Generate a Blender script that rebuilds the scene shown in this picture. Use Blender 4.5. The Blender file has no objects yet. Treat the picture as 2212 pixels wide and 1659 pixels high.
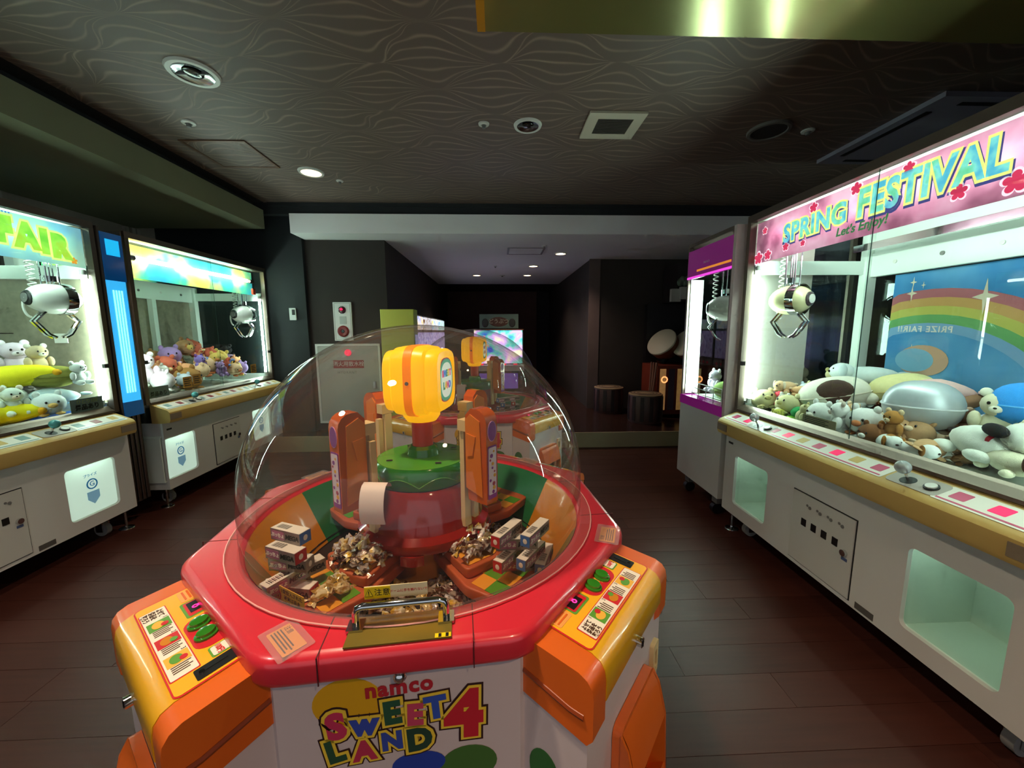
import bpy, bmesh, math, random
from mathutils import Vector, Matrix
random.seed(7)
D = bpy.data
SC = bpy.context.scene
COL = SC.collection
PI = math.pi

# ------------------------------------------------------------------ camera, world, exposure
def make_camera():
    f, p, yw, r = 835.0, math.radians(7.75), math.radians(2.13), math.radians(.28)
    cd = D.cameras.new('camera'); cd.sensor_fit = 'HORIZONTAL'; cd.sensor_width = 36
    cd.lens = f / 2212 * 36; cd.clip_start = .02; cd.clip_end = 60
    cam = D.objects.new('camera', cd); COL.objects.link(cam)
    fw = Vector((math.sin(yw) * math.cos(p), math.cos(yw) * math.cos(p), -math.sin(p)))
    rt = Vector((math.cos(yw), -math.sin(yw), 0)); dn = fw.cross(rt)
    rt2 = math.cos(r) * rt + math.sin(r) * dn; dn2 = -math.sin(r) * rt + math.cos(r) * dn
    m = Matrix((rt2, -dn2, -fw)).transposed().to_4x4(); m.translation = (0, 0, 1.3)
    cam.matrix_world = m
    SC.camera = cam
make_camera()
SC.view_settings.view_transform = 'Standard'
SC.view_settings.look = 'None'
SC.view_settings.gamma = 1
SC.view_settings.use_curve_mapping = False
SC.view_settings.exposure = 0.7
SC.cycles.use_denoising = True
SC.cycles.max_bounces = 6
SC.cycles.diffuse_bounces = 3
SC.cycles.glossy_bounces = 2
SC.cycles.transmission_bounces = 3
SC.cycles.transparent_max_bounces = 14
SC.cycles.use_adaptive_sampling = True
SC.cycles.adaptive_threshold = .1
SC.cycles.adaptive_min_samples = 12
SC.cycles.caustics_reflective = False
SC.cycles.caustics_refractive = False
SC.cycles.sample_clamp_indirect = 6

w = D.worlds.new('world'); SC.world = w; w.use_nodes = True
w.node_tree.nodes['Background'].inputs[0].default_value = (.86, .93, 1, 1)
w.node_tree.nodes['Background'].inputs[1].default_value = .36

def lamp(name, kind, loc, energy, color=(1, 1, 1), rot=(0, 0, 0), **kw):
    l = D.lights.new(name, kind); l.energy = energy; l.color = color
    for k, v in kw.items(): setattr(l, k, v)
    o = D.objects.new(name, l); o.location = loc; o.rotation_euler = rot; COL.objects.link(o); return o
WARM = (1, .78, .55)
# ceiling downlights of the hall (the unseen ones are added where their light was wanted)
lamp('spot_lamp', 'SPOT', (-1.5, 3.42, 2.56), 26, WARM, spot_size=1.9, spot_blend=.8, shadow_soft_size=.05)
for x, y, e, c in ((-1.5, .25, 30, (1, .86, .74)), (-.55, .72, 78, (1, .78, .55)), (.75, -.9, 60, (1, .66, .40)), (-1.5, -1.8, 40, (1, .86, .74)), (1.2, -2.2, 45, (1, .7, .45))):
    lamp('spot_lamp', 'SPOT', (x, y, 2.56), e, c, spot_size=2.0, spot_blend=.7, shadow_soft_size=.06)
for x, y, e in ((.83, 5.16, 30), (.565, 6.12, 16), (-.354, 7.11, 22), (.548, 7.11, 22)):
    lamp('spot_lamp', 'SPOT', (x, y, 2.25), e, (1, .78, .62), spot_size=2.2, spot_blend=.9, shadow_soft_size=.04)

# ------------------------------------------------------------------ materials
def lin(c):
    if isinstance(c, str):
        c = [int(c[i:i + 2], 16) / 255 for i in (0, 2, 4)]
    return tuple(((x / 12.92) if x <= .04045 else ((x + .055) / 1.055) ** 2.4) for x in c)
MATS = {}
def mat(name, col='808080', rough=.5, metal=0, emit=None, es=0, coat=0, noise=None, bump=None, spec=None, trans=0, sss=0):
    if name in MATS: return MATS[name]
    m = D.materials.new(name); m.use_nodes = True; nt = m.node_tree; b = nt.nodes['Principled BSDF']
    c = lin(col); b.inputs['Base Color'].default_value = (*c, 1)
    b.inputs['Roughness'].default_value = rough; b.inputs['Metallic'].default_value = metal
    if coat: b.inputs['Coat Weight'].default_value = coat; b.inputs['Coat Roughness'].default_value = .08
    if spec is not None: b.inputs['Specular IOR Level'].default_value = spec
    if trans: b.inputs['Transmission Weight'].default_value = trans
    if sss: b.inputs['Subsurface Weight'].default_value = sss; b.inputs['Subsurface Radius'].default_value = (.02, .02, .02)
    if emit: m.cycles.emission_sampling = 'NONE'
    if emit: b.inputs['Emission Color'].default_value = (*lin(emit), 1); b.inputs['Emission Strength'].default_value = es
    if noise or bump:
        tc = nt.nodes.new('ShaderNodeTexCoord')
    if noise:
        n = nt.nodes.new('ShaderNodeTexNoise'); n.inputs['Scale'].default_value = noise[0]; n.inputs['Detail'].default_value = 4
        nt.links.new(tc.outputs['Object'], n.inputs['Vector'])
        mx = nt.nodes.new('ShaderNodeMix'); mx.data_type = 'RGBA'
        k = noise[1]
        mx.inputs[6].default_value = (*[x * (1 - k) for x in c], 1); mx.inputs[7].default_value = (*[min(1, x * (1 + k)) for x in c], 1)
        nt.links.new(n.outputs['Fac'], mx.inputs[0]); nt.links.new(mx.outputs[2], b.inputs['Base Color'])
    if bump:
        n2 = nt.nodes.new('ShaderNodeTexNoise'); n2.inputs['Scale'].default_value = bump[0]; n2.inputs['Detail'].default_value = 3
        nt.links.new(tc.outputs['Object'], n2.inputs['Vector'])
        bp = nt.nodes.new('ShaderNodeBump'); bp.inputs['Strength'].default_value = bump[1]; bp.inputs['Distance'].default_value = .004
        nt.links.new(n2.outputs['Fac'], bp.inputs['Height']); nt.links.new(bp.outputs['Normal'], b.inputs['Normal'])
    MATS[name] = m; return m
def glass(name, tint='f4fbf8', ior=1.35, rough=0.0, haze=0):
    if name in MATS: return MATS[name]
    m = D.materials.new(name); m.use_nodes = True; nt = m.node_tree; nt.nodes.clear()
    out = nt.nodes.new('ShaderNodeOutputMaterial'); t = nt.nodes.new('ShaderNodeBsdfTransparent'); g = nt.nodes.new('ShaderNodeBsdfGlossy')
    fr = nt.nodes.new('ShaderNodeLayerWeight'); mx = nt.nodes.new('ShaderNodeMixShader')      # facing ratio is the same from both sides of a thin sheet
    pw = nt.nodes.new('ShaderNodeMath'); pw.operation = 'POWER'; pw.inputs[1].default_value = 4.0
    ma = nt.nodes.new('ShaderNodeMath'); ma.operation = 'MULTIPLY_ADD'; ma.use_clamp = True; f0 = ((ior - 1) / (ior + 1)) ** 2
    ma.inputs[1].default_value = .6; ma.inputs[2].default_value = f0
    t.inputs[0].default_value = (*lin(tint), 1); g.inputs['Roughness'].default_value = rough
    nt.links.new(fr.outputs['Facing'], pw.inputs[0]); nt.links.new(pw.outputs[0], ma.inputs[0]); nt.links.new(ma.outputs[0], mx.inputs[0])
    nt.links.new(t.outputs[0], mx.inputs[1]); nt.links.new(g.outputs[0], mx.inputs[2])
    last = mx
    if haze:
        d = nt.nodes.new('ShaderNodeBsdfDiffuse'); d.inputs[0].default_value = (.8, .85, .85, 1)
        m2 = nt.nodes.new('ShaderNodeMixShader'); m2.inputs[0].default_value = haze
        nt.links.new(mx.outputs[0], m2.inputs[1]); nt.links.new(d.outputs[0], m2.inputs[2]); last = m2
    nt.links.new(last.outputs[0], out.inputs[0]); MATS[name] = m; return m
def emat(name, col, es, sample=False):
    if name in MATS: return MATS[name]
    m = D.materials.new(name); m.use_nodes = True; nt = m.node_tree; nt.nodes.clear()
    out = nt.nodes.new('ShaderNodeOutputMaterial'); e = nt.nodes.new('ShaderNodeEmission')
    e.inputs[0].default_value = (*lin(col), 1); e.inputs[1].default_value = es
    if not sample: m.cycles.emission_sampling = 'NONE'
    nt.links.new(e.outputs[0], out.inputs[0]); MATS[name] = m; return m

# ------------------------------------------------------------------ mesh helpers
class MB:
    def __init__(s): s.bm = bmesh.new()
    def _add(s, vs, fs, M=None):
        if M is not None: vs = [M @ Vector(v) for v in vs]
        bv = [s.bm.verts.new(v) for v in vs]
        for f in fs:
            try: s.bm.faces.new([bv[i] for i in f])
            except ValueError: pass
        return s
    def box(s, x0, x1, y0, y1, z0, z1, M=None):
        v = [(x0, y0, z0), (x1, y0, z0), (x1, y1, z0), (x0, y1, z0), (x0, y0, z1), (x1, y0, z1), (x1, y1, z1), (x0, y1, z1)]
        return s._add(v, [(0, 3, 2, 1), (4, 5, 6, 7), (0, 1, 5, 4), (1, 2, 6, 5), (2, 3, 7, 6), (3, 0, 4, 7)], M)
    def sheet(s, *q): return s._add(q, [(0, 1, 2, 3)])
    def cyl(s, p0, p1, r0, r1=None, n=16):
        r1 = r0 if r1 is None else r1
        p0, p1 = Vector(p0), Vector(p1); q = (p1 - p0).to_track_quat('Z', 'Y').to_matrix()
        v = []
        for p, r in ((p0, r0), (p1, r1)):
            for i in range(n):
                a = 2 * PI * i / n; v.append(p + q @ Vector((r * math.cos(a), r * math.sin(a), 0)))
        f = [(i, (i + 1) % n, n + (i + 1) % n, n + i) for i in range(n)] + [tuple(range(n - 1, -1, -1)), tuple(range(n, 2 * n))]
        return s._add(v, f)
    def lathe(s, prof, n=32, M=None, a0=0, a1=2 * PI, sq=2.0):
        full = abs(a1 - a0 - 2 * PI) < 1e-6; k = n if full else n + 1; v = []
        for r, z in prof:
            for i in range(k):
                a = a0 + (a1 - a0) * i / n
                ca, sa = math.cos(a), math.sin(a)
                q = 1.0 if sq == 2.0 else 1 / (abs(ca) ** sq + abs(sa) ** sq) ** (1 / sq)
                v.append((r * q * ca, r * q * sa, z))
        f = []
        for j in range(len(prof) - 1):
            for i in range(n):
                i2 = (i + 1) % k
                f.append((j * k + i, j * k + i2, (j + 1) * k + i2, (j + 1) * k + i))
        s._add(v, f, M)
        bmesh.ops.remove_doubles(s.bm, verts=s.bm.verts, dist=1e-6) if any(r < 1e-6 for r, _ in prof) else None
        return s
    def prism(s, poly, z0, z1, M=None):
        n = len(poly)
        v = [(x, y, z0) for x, y in poly] + [(x, y, z1) for x, y in poly]
        return s._add(v, [(i, (i + 1) % n, n + (i + 1) % n, n + i) for i in range(n)] + [tuple(range(n - 1, -1, -1)), tuple(range(n, 2 * n))], M)
    def profx(s, poly, x0, x1, M=None):      # polygon in (y, z) run along x
        n = len(poly)
        v = [(x0, y, z) for y, z in poly] + [(x1, y, z) for y, z in poly]
        return s._add(v, [(i, (i + 1) % n, n + (i + 1) % n, n + i) for i in range(n)] + [tuple(range(n - 1, -1, -1)), tuple(range(n, 2 * n))], M)
    def tube(s, pts, r, n=8):
        pts = [Vector(p) for p in pts]; v = []; up = None
        for i, p in enumerate(pts):
            d = (pts[min(i + 1, len(pts) - 1)] - pts[max(i - 1, 0)]).normalized()
            if up is None: up = d.orthogonal().normalized()
            up = (up - d * up.dot(d)).normalized(); sd = d.cross(up)
            for k in range(n):
                a = 2 * PI * k / n; v.append(p + r * (math.cos(a) * up + math.sin(a) * sd))
        f = [(j * n + i, j * n + (i + 1) % n, (j + 1) * n + (i + 1) % n, (j + 1) * n + i) for j in range(len(pts) - 1) for i in range(n)]
        f += [tuple(range(n - 1, -1, -1)), tuple(range((len(pts) - 1) * n, len(pts) * n))]
        return s._add(v, f)
    def ell(s, c, r, M=None, u=16, v=10, fn=None):
        if not hasattr(r, '__len__'): r = (r, r, r)
        vs = [(0, 0, -1)]
        for j in range(1, v):
            t = PI * j / v - PI / 2
            for i in range(u):
                a = 2 * PI * i / u; vs.append((math.cos(t) * math.cos(a), math.cos(t) * math.sin(a), math.sin(t)))
        vs.append((0, 0, 1)); top = len(vs) - 1
        f = [(0, 1 + (i + 1) % u, 1 + i) for i in range(u)]
        for j in range(v - 2):
            for i in range(u):
                f.append((1 + j * u + i, 1 + j * u + (i + 1) % u, 1 + (j + 1) * u + (i + 1) % u, 1 + (j + 1) * u + i))
        b = 1 + (v - 2) * u
        f += [(b + i, b + (i + 1) % u, top) for i in range(u)]
        if fn: vs = [fn(Vector(q)) for q in vs]
        vs = [Vector((c[0] + q[0] * r[0], c[1] + q[1] * r[1], c[2] + q[2] * r[2])) for q in vs]
        return s._add(vs, f, M)
    def mesh(s, me, M=None):
        n0 = len(s.bm.verts); s.bm.from_mesh(me); s.bm.verts.ensure_lookup_table()
        if M is not None:
            for v in s.bm.verts[n0:]: v.co = M @ v.co
        return s
    def data(s, name, m, bevel=0, seg=2, smooth=.6):
        bm = s.bm
        if bevel:
            es = [e for e in bm.edges if len(e.link_faces) == 2 and e.calc_face_angle(0) > .5]
            bmesh.ops.bevel(bm, geom=es, offset=bevel, segments=seg, profile=.5, affect='EDGES', clamp_overlap=True)
        bmesh.ops.recalc_face_normals(bm, faces=bm.faces)
        if smooth:
            for f in bm.faces: f.smooth = True
            for e in bm.edges: e.smooth = not (len(e.link_faces) != 2 or e.calc_face_angle(0) > smooth)
        me = D.meshes.new(name); bm.to_mesh(me); bm.free()
        if m is not None: me.materials.append(m)
        return me
    def build(s, name, m, parent=None, bevel=0, seg=2, smooth=.6, loc=None, rz=0):
        return obj(name, s.data(name, m, bevel, seg, smooth), parent, loc, rz)
def obj(name, me, parent=None, loc=None, rz=0, label=None):
    o = D.objects.new(name, me); COL.objects.link(o); o.parent = parent
    if loc: o.location = loc
    if rz: o.rotation_euler = (0, 0, rz)
    if label: o['label'] = label
    return o
def tag(o, label, cat, group=None, kind=None):
    o['label'] = label
    if cat: o['category'] = cat
    if group: o['group'] = group
    if kind: o['kind'] = kind
    return o
def root(name, loc, rz, label, cat, group=None):
    o = D.objects.new(name, None); COL.objects.link(o); o.empty_display_size = .05
    o.location = loc; o.rotation_euler = (0, 0, rz)
    return tag(o, label, cat, group)
def struct(o, label=None):
    o['kind'] = 'structure'
    if label: o['label'] = label
    return o
def copy_tree(o, parent=None):
    c = o.copy(); COL.objects.link(c); c.parent = parent
    for ch in list(o.children): copy_tree(ch, c)
    return c
def T(x, y, z): return Matrix.Translation((x, y, z))
def RX(a): return Matrix.Rotation(a, 4, 'X')
def RY(a): return Matrix.Rotation(a, 4, 'Y')
def RZ(a): return Matrix.Rotation(a, 4, 'Z')
FRONT = RX(PI / 2)                      # text/plate plane XY -> XZ, seen from -Y
_txt = {}
def text_me(s, size, off=0, ext=0, sp=1.0, shear=0):
    k = (s, size, off, ext, sp, shear)
    if k not in _txt:
        c = D.curves.new('lettering', 'FONT'); c.body = s; c.size = size; c.offset = off; c.extrude = ext
        c.align_x = 'CENTER'; c.align_y = 'CENTER'; c.space_character = sp; c.shear = shear; c.resolution_u = 3
        o = D.objects.new('lettering', c); me = D.meshes.new_from_object(o)
        D.objects.remove(o); _txt[k] = me
    return _txt[k]
def text(s, size, m, parent, M, off=0, ext=.0004, sp=1.0, shear=0, name='lettering'):
    return MB().mesh(text_me(s, size, off, ext, sp, shear), M).build(name, m, parent, smooth=0)
def plate_me(outer, holes, ext, bev=0):
    c = D.curves.new('plate', 'CURVE'); c.dimensions = '2D'; c.fill_mode = 'BOTH'; c.extrude = ext; c.bevel_depth = bev; c.bevel_resolution = 2
    for pts in [outer] + holes:
        sp = c.splines.new('POLY'); sp.points.add(len(pts) - 1); sp.use_cyclic_u = True
        for p, (x, y) in zip(sp.points, pts): p.co = (x, y, 0, 1)
    o = D.objects.new('plate', c); me = D.meshes.new_from_object(o); D.objects.remove(o); return me
def rrect(x0, x1, y0, y1, r, n=5):
    pts = []
    for cx, cy, a in ((x1 - r, y1 - r, 0), (x0 + r, y1 - r, PI / 2), (x0 + r, y0 + r, PI), (x1 - r, y0 + r, 1.5 * PI)):
        for i in range(n + 1):
            t = a + i / n * PI / 2; pts.append((cx + r * math.cos(t), cy + r * math.sin(t)))
    return pts
def circ(cx, cy, rx, ry=None, n=24):
    ry = rx if ry is None else ry
    return [(cx + rx * math.cos(2 * PI * i / n), cy + ry * math.sin(2 * PI * i / n)) for i in range(n)]
def flat(pts, t, m, parent, M, name='decal', holes=()):
    return MB().mesh(plate_me(pts, list(holes), t / 2), M).build(name, m, parent, smooth=0)

# ------------------------------------------------------------------ structure
def wall_mat(name, col, k=.25, sc=3, rough=.75):
    return mat(name, col, rough, noise=(sc, k), bump=(160, .15))
def ceiling_mat():
    m = mat('leaf_wallpaper', '4a403a', .55); nt = m.node_tree; b = nt.nodes['Principled BSDF']; L = nt.links.new
    tc = nt.nodes.new('ShaderNodeTexCoord'); sp = nt.nodes.new('ShaderNodeSeparateXYZ'); L(tc.outputs['Object'], sp.inputs[0])
    def mth(op, a, b_=None):
        n = nt.nodes.new('ShaderNodeMath'); n.operation = op
        for i, q in enumerate((a, b_)):
            if q is None: continue
            if isinstance(q, (int, float)): n.inputs[i].default_value = q
            else: L(q, n.inputs[i])
        return n.outputs[0]
    nz = nt.nodes.new('ShaderNodeTexNoise'); nz.inputs['Scale'].default_value = 3.0; nz.inputs['Detail'].default_value = 1; L(tc.outputs['Object'], nz.inputs['Vector'])
    wob = mth('MULTIPLY', mth('SUBTRACT', nz.outputs['Fac'], .5), .45)
    # leaves: two families of lens shapes that tile the plane, strands running along each and gathering at its tips
    u = mth('ADD', mth('MULTIPLY', sp.outputs['X'], 1 / .62), mth('MULTIPLY', wob, .8))
    v = mth('ADD', mth('MULTIPLY', sp.outputs['Y'], 1 / .46), mth('MULTIPLY', wob, .7))
    def sq(x): return mth('MULTIPLY', x, x)
    ca, sa = sq(mth('COSINE', mth('MULTIPLY', u, PI))), sq(mth('SINE', mth('MULTIPLY', u, PI)))
    va = mth('SUBTRACT', v, mth('ROUND', v)); vh = mth('ADD', v, .5); vb = mth('SUBTRACT', vh, mth('ROUND', vh))
    ra = mth('DIVIDE', va, mth('ADD', mth('MULTIPLY', ca, .5), .02)); rb = mth('DIVIDE', vb, mth('ADD', mth('MULTIPLY', sa, .5), .02))
    ina = mth('LESS_THAN', mth('ABSOLUTE', ra), 1.0)
    s_ = mth('ADD', mth('MULTIPLY', ra, ina), mth('MULTIPLY', rb, mth('SUBTRACT', 1.0, ina)))
    ug = mth('MULTIPLY', mth('SINE', mth('MULTIPLY', u, 2 * PI)), .35)
    ph = mth('ADD', mth('MULTIPLY', s_, 2 * PI * 3.0), mth('MULTIPLY', mth('ABSOLUTE', s_), mth('MULTIPLY', ug, 4.0)))
    ln = mth('POWER', mth('MAXIMUM', mth('COSINE', ph), 0), 4)
    fade = nt.nodes.new('ShaderNodeTexNoise'); fade.inputs['Scale'].default_value = 7; L(tc.outputs['Object'], fade.inputs['Vector'])
    ln = mth('MULTIPLY', ln, mth('MINIMUM', mth('MULTIPLY', fade.outputs['Fac'], 1.5), 1))
    mx = nt.nodes.new('ShaderNodeMix'); mx.data_type = 'RGBA'; mx.inputs[6].default_value = (*lin('695850'), 1); mx.inputs[7].default_value = (*lin('968272'), 1)
    L(ln, mx.inputs[0]); L(mx.outputs[2], b.inputs['Base Color'])
    bp = nt.nodes.new('ShaderNodeBump'); bp.inputs['Strength'].default_value = .12; bp.inputs['Distance'].default_value = .004; L(ln, bp.inputs['Height']); L(bp.outputs[0], b.inputs['Normal'])
    return m
M_brown = wall_mat('brown_wallpaper', '2b221e'); M_dark = wall_mat('dark_paint_and_shade', '17161a'); M_navy = wall_mat('navy_paint', '191c20')
M_white = wall_mat('white_paint', 'efecee', .04, rough=.7); M_olive = wall_mat('olive_paint', '7d8064', .1); M_beige = wall_mat('beige_riser', 'a09372', .15)
def wood_mat(name, c, rough):
    m = mat(name, c, rough); nt = m.node_tree; b = nt.nodes['Principled BSDF']; L = nt.links.new
    tc = nt.nodes.new('ShaderNodeTexCoord'); mp = nt.nodes.new('ShaderNodeMapping'); mp.inputs['Scale'].default_value = (1.5, 26, 8); L(tc.outputs['Object'], mp.inputs[0])
    n = nt.nodes.new('ShaderNodeTexNoise'); n.inputs['Scale'].default_value = 2; n.inputs['Detail'].default_value = 6; L(mp.outputs[0], n.inputs['Vector'])
    oi = nt.nodes.new('ShaderNodeObjectInfo'); ad = nt.nodes.new('ShaderNodeMath'); ad.operation = 'MULTIPLY_ADD'; ad.inputs[1].default_value = .5
    L(oi.outputs['Random'], ad.inputs[0]); L(n.outputs['Fac'], ad.inputs[2])
    cl = lin(c); mx = nt.nodes.new('ShaderNodeMix'); mx.data_type = 'RGBA'; mx.inputs[6].default_value = (*[x * .55 for x in cl], 1); mx.inputs[7].default_value = (*[x * 1.15 for x in cl], 1)
    L(ad.outputs[0], mx.inputs[0]); L(mx.outputs[2], b.inputs['Base Color'])
    b.inputs['Specular IOR Level'].default_value = .25
    return m
M_wood = wood_mat('dark_red_wood', '42221b', .42); M_stage = wood_mat('dark_stage_wood', '33201c', .22)

fl = struct(MB().box(-3.62, 3.3, -3, 4.2, -.12, -.006).build('floor', mat('floor_joint', '1c100d', .6)), 'dark reddish wooden plank floor')
def planks():
    wd, gap = .138, .0016; lens = (1.2, .9, 1.5); cache = {}
    y = -.10; row = 0
    while y < 4.19:
        wd_ = min(wd, 4.2 - y); x = -3.6 + (row * .47) % 1.1 - 1.1; k = 0
        while x < 2.6:
            l = lens[(row * 2 + k) % 3]; x0, x1 = max(x, -3.6), min(x + l, 3.28)
            near = y < 4.2 and x1 > -3.3 - .0 and x0 < 2.2
            if x1 - x0 > .05 and near:
                key = (round(x1 - x0, 3), round(wd_, 3))
                if key not in cache: cache[key] = MB().box(0, key[0] - gap, 0, key[1] - gap, -.006, 0).data('plank', M_wood, bevel=.0008, seg=1)
                obj('plank', cache[key], fl, (x0, y, 0))
            x += l; k += 1
        y += wd; row += 1
planks()
struct(MB().box(-3.62, 3.3, 4.2, 10, -.12, .17).build('floor_raised', M_stage), 'raised dark wooden floor beyond the step')
struct(MB().box(-3.62, 3.3, 4.185, 4.199, .001, .172).build('trim_1', M_beige), 'beige riser of the step')
struct(MB().box(-2.34, 3.3, -3, 4.2, 2.6, 2.72).build('ceiling', ceiling_mat()), 'dark brown ceiling with a pale leaf pattern')
M_cove = wall_mat('cove_brown', '241f1d')
struct(MB().box(-3.62, -2.34, -3, 4.4, 2.6, 2.72).build('ceiling_cove', M_cove))
struct(MB().box(-3.7, -3.62, -3, 10, -.12, 2.72).build('wall_left', wall_mat('taupe_wall', '8a7f76')), 'taupe side wall behind the claw machines')
for n, y in enumerate((2.95, 4.05)):
    p = MB(); 
    for k in range(3): p.box(-3.62, -3.585 + .008 * (k % 2), y + k * .06, y + k * .06 + .035, 1.6, 2.33)
    struct(p.build('trim_%d' % (n + 2), wall_mat('pilaster_grey', '9a9088')))
struct(MB().box(3.3, 3.4, -3, 10, -.12, 2.72).build('wall_right', M_brown))
sof = MB().box(-3.6, -2.33, -3, 4.16, 2.335, 2.515).build('trim_4', M_olive, bevel=.004); struct(sof, 'olive painted soffit beam above the claw machines')
struct(MB().box(-2.6, -2.45, -3, 4.2, 2.516, 2.6).build('trim_5', M_dark))
struct(MB().box(-3.62, 3.3, 4.2, 4.28, 2.49, 2.72).build('wall_header', M_navy, bevel=.003), 'dark header wall above the white beam')
struct(MB().box(-2.3, 3.3, 4.185, 4.2, 2.565, 2.6).build('trim_6', M_navy, bevel=.004))
struct(MB().box(-2.085, 3.3, 4.17, 8.45, 2.3, 2.489).build('ceiling_lower', M_white, bevel=.003), 'white lowered ceiling with a bright front beam')
struct(MB().box(-1.3, 3.3, 8.45, 10, 2.29, 2.48).build('ceiling_far', M_dark))  # band of shade past the lowered ceiling put into its dark colour
struct(MB().box(-2.10, -1.23, 4.47, 4.6, .17, 2.3).build('wall_back_left', M_brown), 'dark brown wall holding the fire hydrant door')
struct(MB().box(-1.36, -1.23, 4.6, 10, .17, 2.3).build('wall_corridor_left', M_brown))
struct(MB().box(1.32, 3.3, 5.57, 5.7, .17, 2.3).build('wall_back_right', M_brown))
struct(MB().box(1.32, 1.45, 5.7, 10, .17, 2.3).build('wall_corridor_right', M_brown))
struct(MB().box(1.305, 1.46, 5.555, 5.57, .17, 2.3).build('trim_7', wall_mat('corner_brown', '5a4a48')))
struct(MB().box(-1.23, 1.0, 9.9, 10, .17, 2.3).build('wall_far', wall_mat('red_brown_wall', '4a3029')))
struct(MB().box(1.0, 1.32, 9.98, 10.08, .17, 2.3).build('wall_far_recess', M_dark))  # dark sheet put in for the darkness of the door opening
struct(MB().box(-3.62, -2.1, 4.42, 4.7, -.1, 2.6).build('wall_pillar', wall_mat('teal_dark_paint', '141b1e')), 'dark teal pillar beside the claw machines')
gold = mat('brushed_gold', '8f8c56', .2, .55, noise=(2, .2), bump=(6, .05))
gb = MB().box(-.055, 3.25, .15, 1.45, 2.3, 2.598).build('trim_8', gold, bevel=.004); struct(gb, 'olive gold mirror-finish bulkhead hanging from the ceiling')
struct(MB().box(-.0565, -.03, .15, 1.4505, 2.2985, 2.598).build('trim_9', mat('gold_edge', 'd0a030', .3, .6)))

# ------------------------------------------------------------------ ceiling and wall fittings
M_silver = mat('polished_aluminium', 'c8ccd0', .15, 1); M_offw = mat('offwhite_plastic', 'd8d8d2', .4); M_black = mat('black_plastic', '0c0c0d', .4); M_grey = mat('grey_plastic', '70706e', .5)
M_chrome = mat('chrome', 'd5d8da', .08, 1)
def downlight(x, y, z, r, lit, label):
    t = root('downlight', (x, y, z), 0, label, 'downlight', 'recessed downlights')
    MB().lathe([(r * .82, .0), (r * .82, -.004), (r * 1.0, -.006), (r * 1.05, -.001), (r * 1.05, 0)], 28).build('trim_ring', M_offw, t)
    MB().lathe([(r * .82, -.003), (r * .62, .05), (r * .5, .07), (0, .07)], 28).build('reflector', M_silver, t)
    MB().ell((0, 0, .035), (r * .5, r * .5, r * .35), u=14, v=8).build('bulb', emat('lit_bulb', 'ffe2b4', lit) if lit else mat('unlit_bulb', 'e8e8e4', .25), t)
# fittings sit just below a ceiling plane, so the cans are shallow and stand proud of the plaster
def fitting_z(z): return z - .0005
for x, y, z, r, lit, lb in ((-1.517, 2.198, 2.6, .11, 0, 'unlit downlight with chrome reflector above the near end of the aisle'), (-1.506, 3.422, 2.6, .095, 9, 'glowing warm downlight in the dark ceiling over the far left machine'),
        (.207, 2.652, 2.6, .085, 0, 'small silver downlight beside the ceiling vent'), (.83, 5.161, 2.3, .08, 9, 'lit downlight beside the hatch in the white lowered ceiling'), (.565, 6.124, 2.3, .08, 9, 'middle lit downlight of the white lowered ceiling'),
        (-.354, 7.112, 2.3, .08, 9, 'far lit downlight of the white ceiling, nearer the hydrant wall'), (.548, 7.109, 2.3, .08, 9, 'far lit downlight of the white ceiling, nearer the drum game')):
    t = root('downlight', (x, y, z), 0, lb, 'downlight', 'recessed downlights')
    MB().lathe([(r * .80, -.0005), (r * .82, -.012), (r * 1.0, -.012), (r * 1.06, -.0005)], 28).build('trim_ring', M_offw, t)
    MB().lathe([(r * .81, -.010), (r * .6, -.003), (0, -.002)], 28).build('reflector', M_silver if not lit else emat('lit_reflector', 'ffe0b0', 2.2), t)
    MB().ell((0, 0, -.006), (r * .42, r * .42, .006), u=14, v=8).build('bulb', emat('lit_bulb', 'fff0d4', 6) if lit else mat('unlit_bulb', '50504e', .15, .8), t)
    if not lit:
        MB().box(-r * .75, r * .75, -.004, .004, -.011, -.003).build('cross_blade', M_grey, t)
def disc(name, x, y, z, r, lb, cat, m=None, inner=None):
    t = root(name, (x, y, z), 0, lb, cat)
    MB().lathe([(r * 1.02, -.0005), (r, -.016), (r * .86, -.018), (r * .82, -.012)], 28).build('ring', m or M_offw, t)
    MB().lathe([(r * .84, -.011), (0, -.011)], 28).build('grille', inner or mat('dark_grille', '2a2422', .7, bump=(400, .5)), t)
disc('ceiling_speaker', 1.789, 2.665, 2.6, .125, 'round ceiling speaker with dark grille and pale rim', 'speaker', mat('grey_rim', '6e6a66', .5))
for x, y, z, r, lb in ((-.072, 2.643, 2.6, .035, 'tiny white sprinkler rosette beside the silver downlight'), (-1.908, 2.678, 2.6, .04, 'small sprinkler rosette near the ceiling hatch'), (-1.348, 3.604, 2.6, .03, 'small sprinkler rosette beside the glowing downlight'),
        (2.055, 2.669, 2.6, .04, 'small detector beside the round ceiling speaker'), (.565, 4.72, 2.3, .03, 'small sprinkler on the white ceiling near the hatch'), (-.02, 6.15, 2.3, .03, 'tiny sprinkler midway along the white ceiling'), (.1, 7.15, 2.3, .05, 'small smoke detector between the two far downlights')):
    t = root('ceiling_sprinkler', (x, y, z), 0, lb, 'sprinkler', 'small ceiling fittings')
    MB().lathe([(r, -.0005), (r * .95, -.008), (r * .5, -.012), (r * .45, -.006)], 20).build('rosette', M_offw, t)
    MB().lathe([(r * .4, -.004), (r * .3, -.028), (0, -.03)], 12).build('head', M_grey, t)
t = root('ceiling_vent', (.742, 2.63, 2.6), 0, 'square white ceiling vent with dark slatted grille', 'vent')
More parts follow.
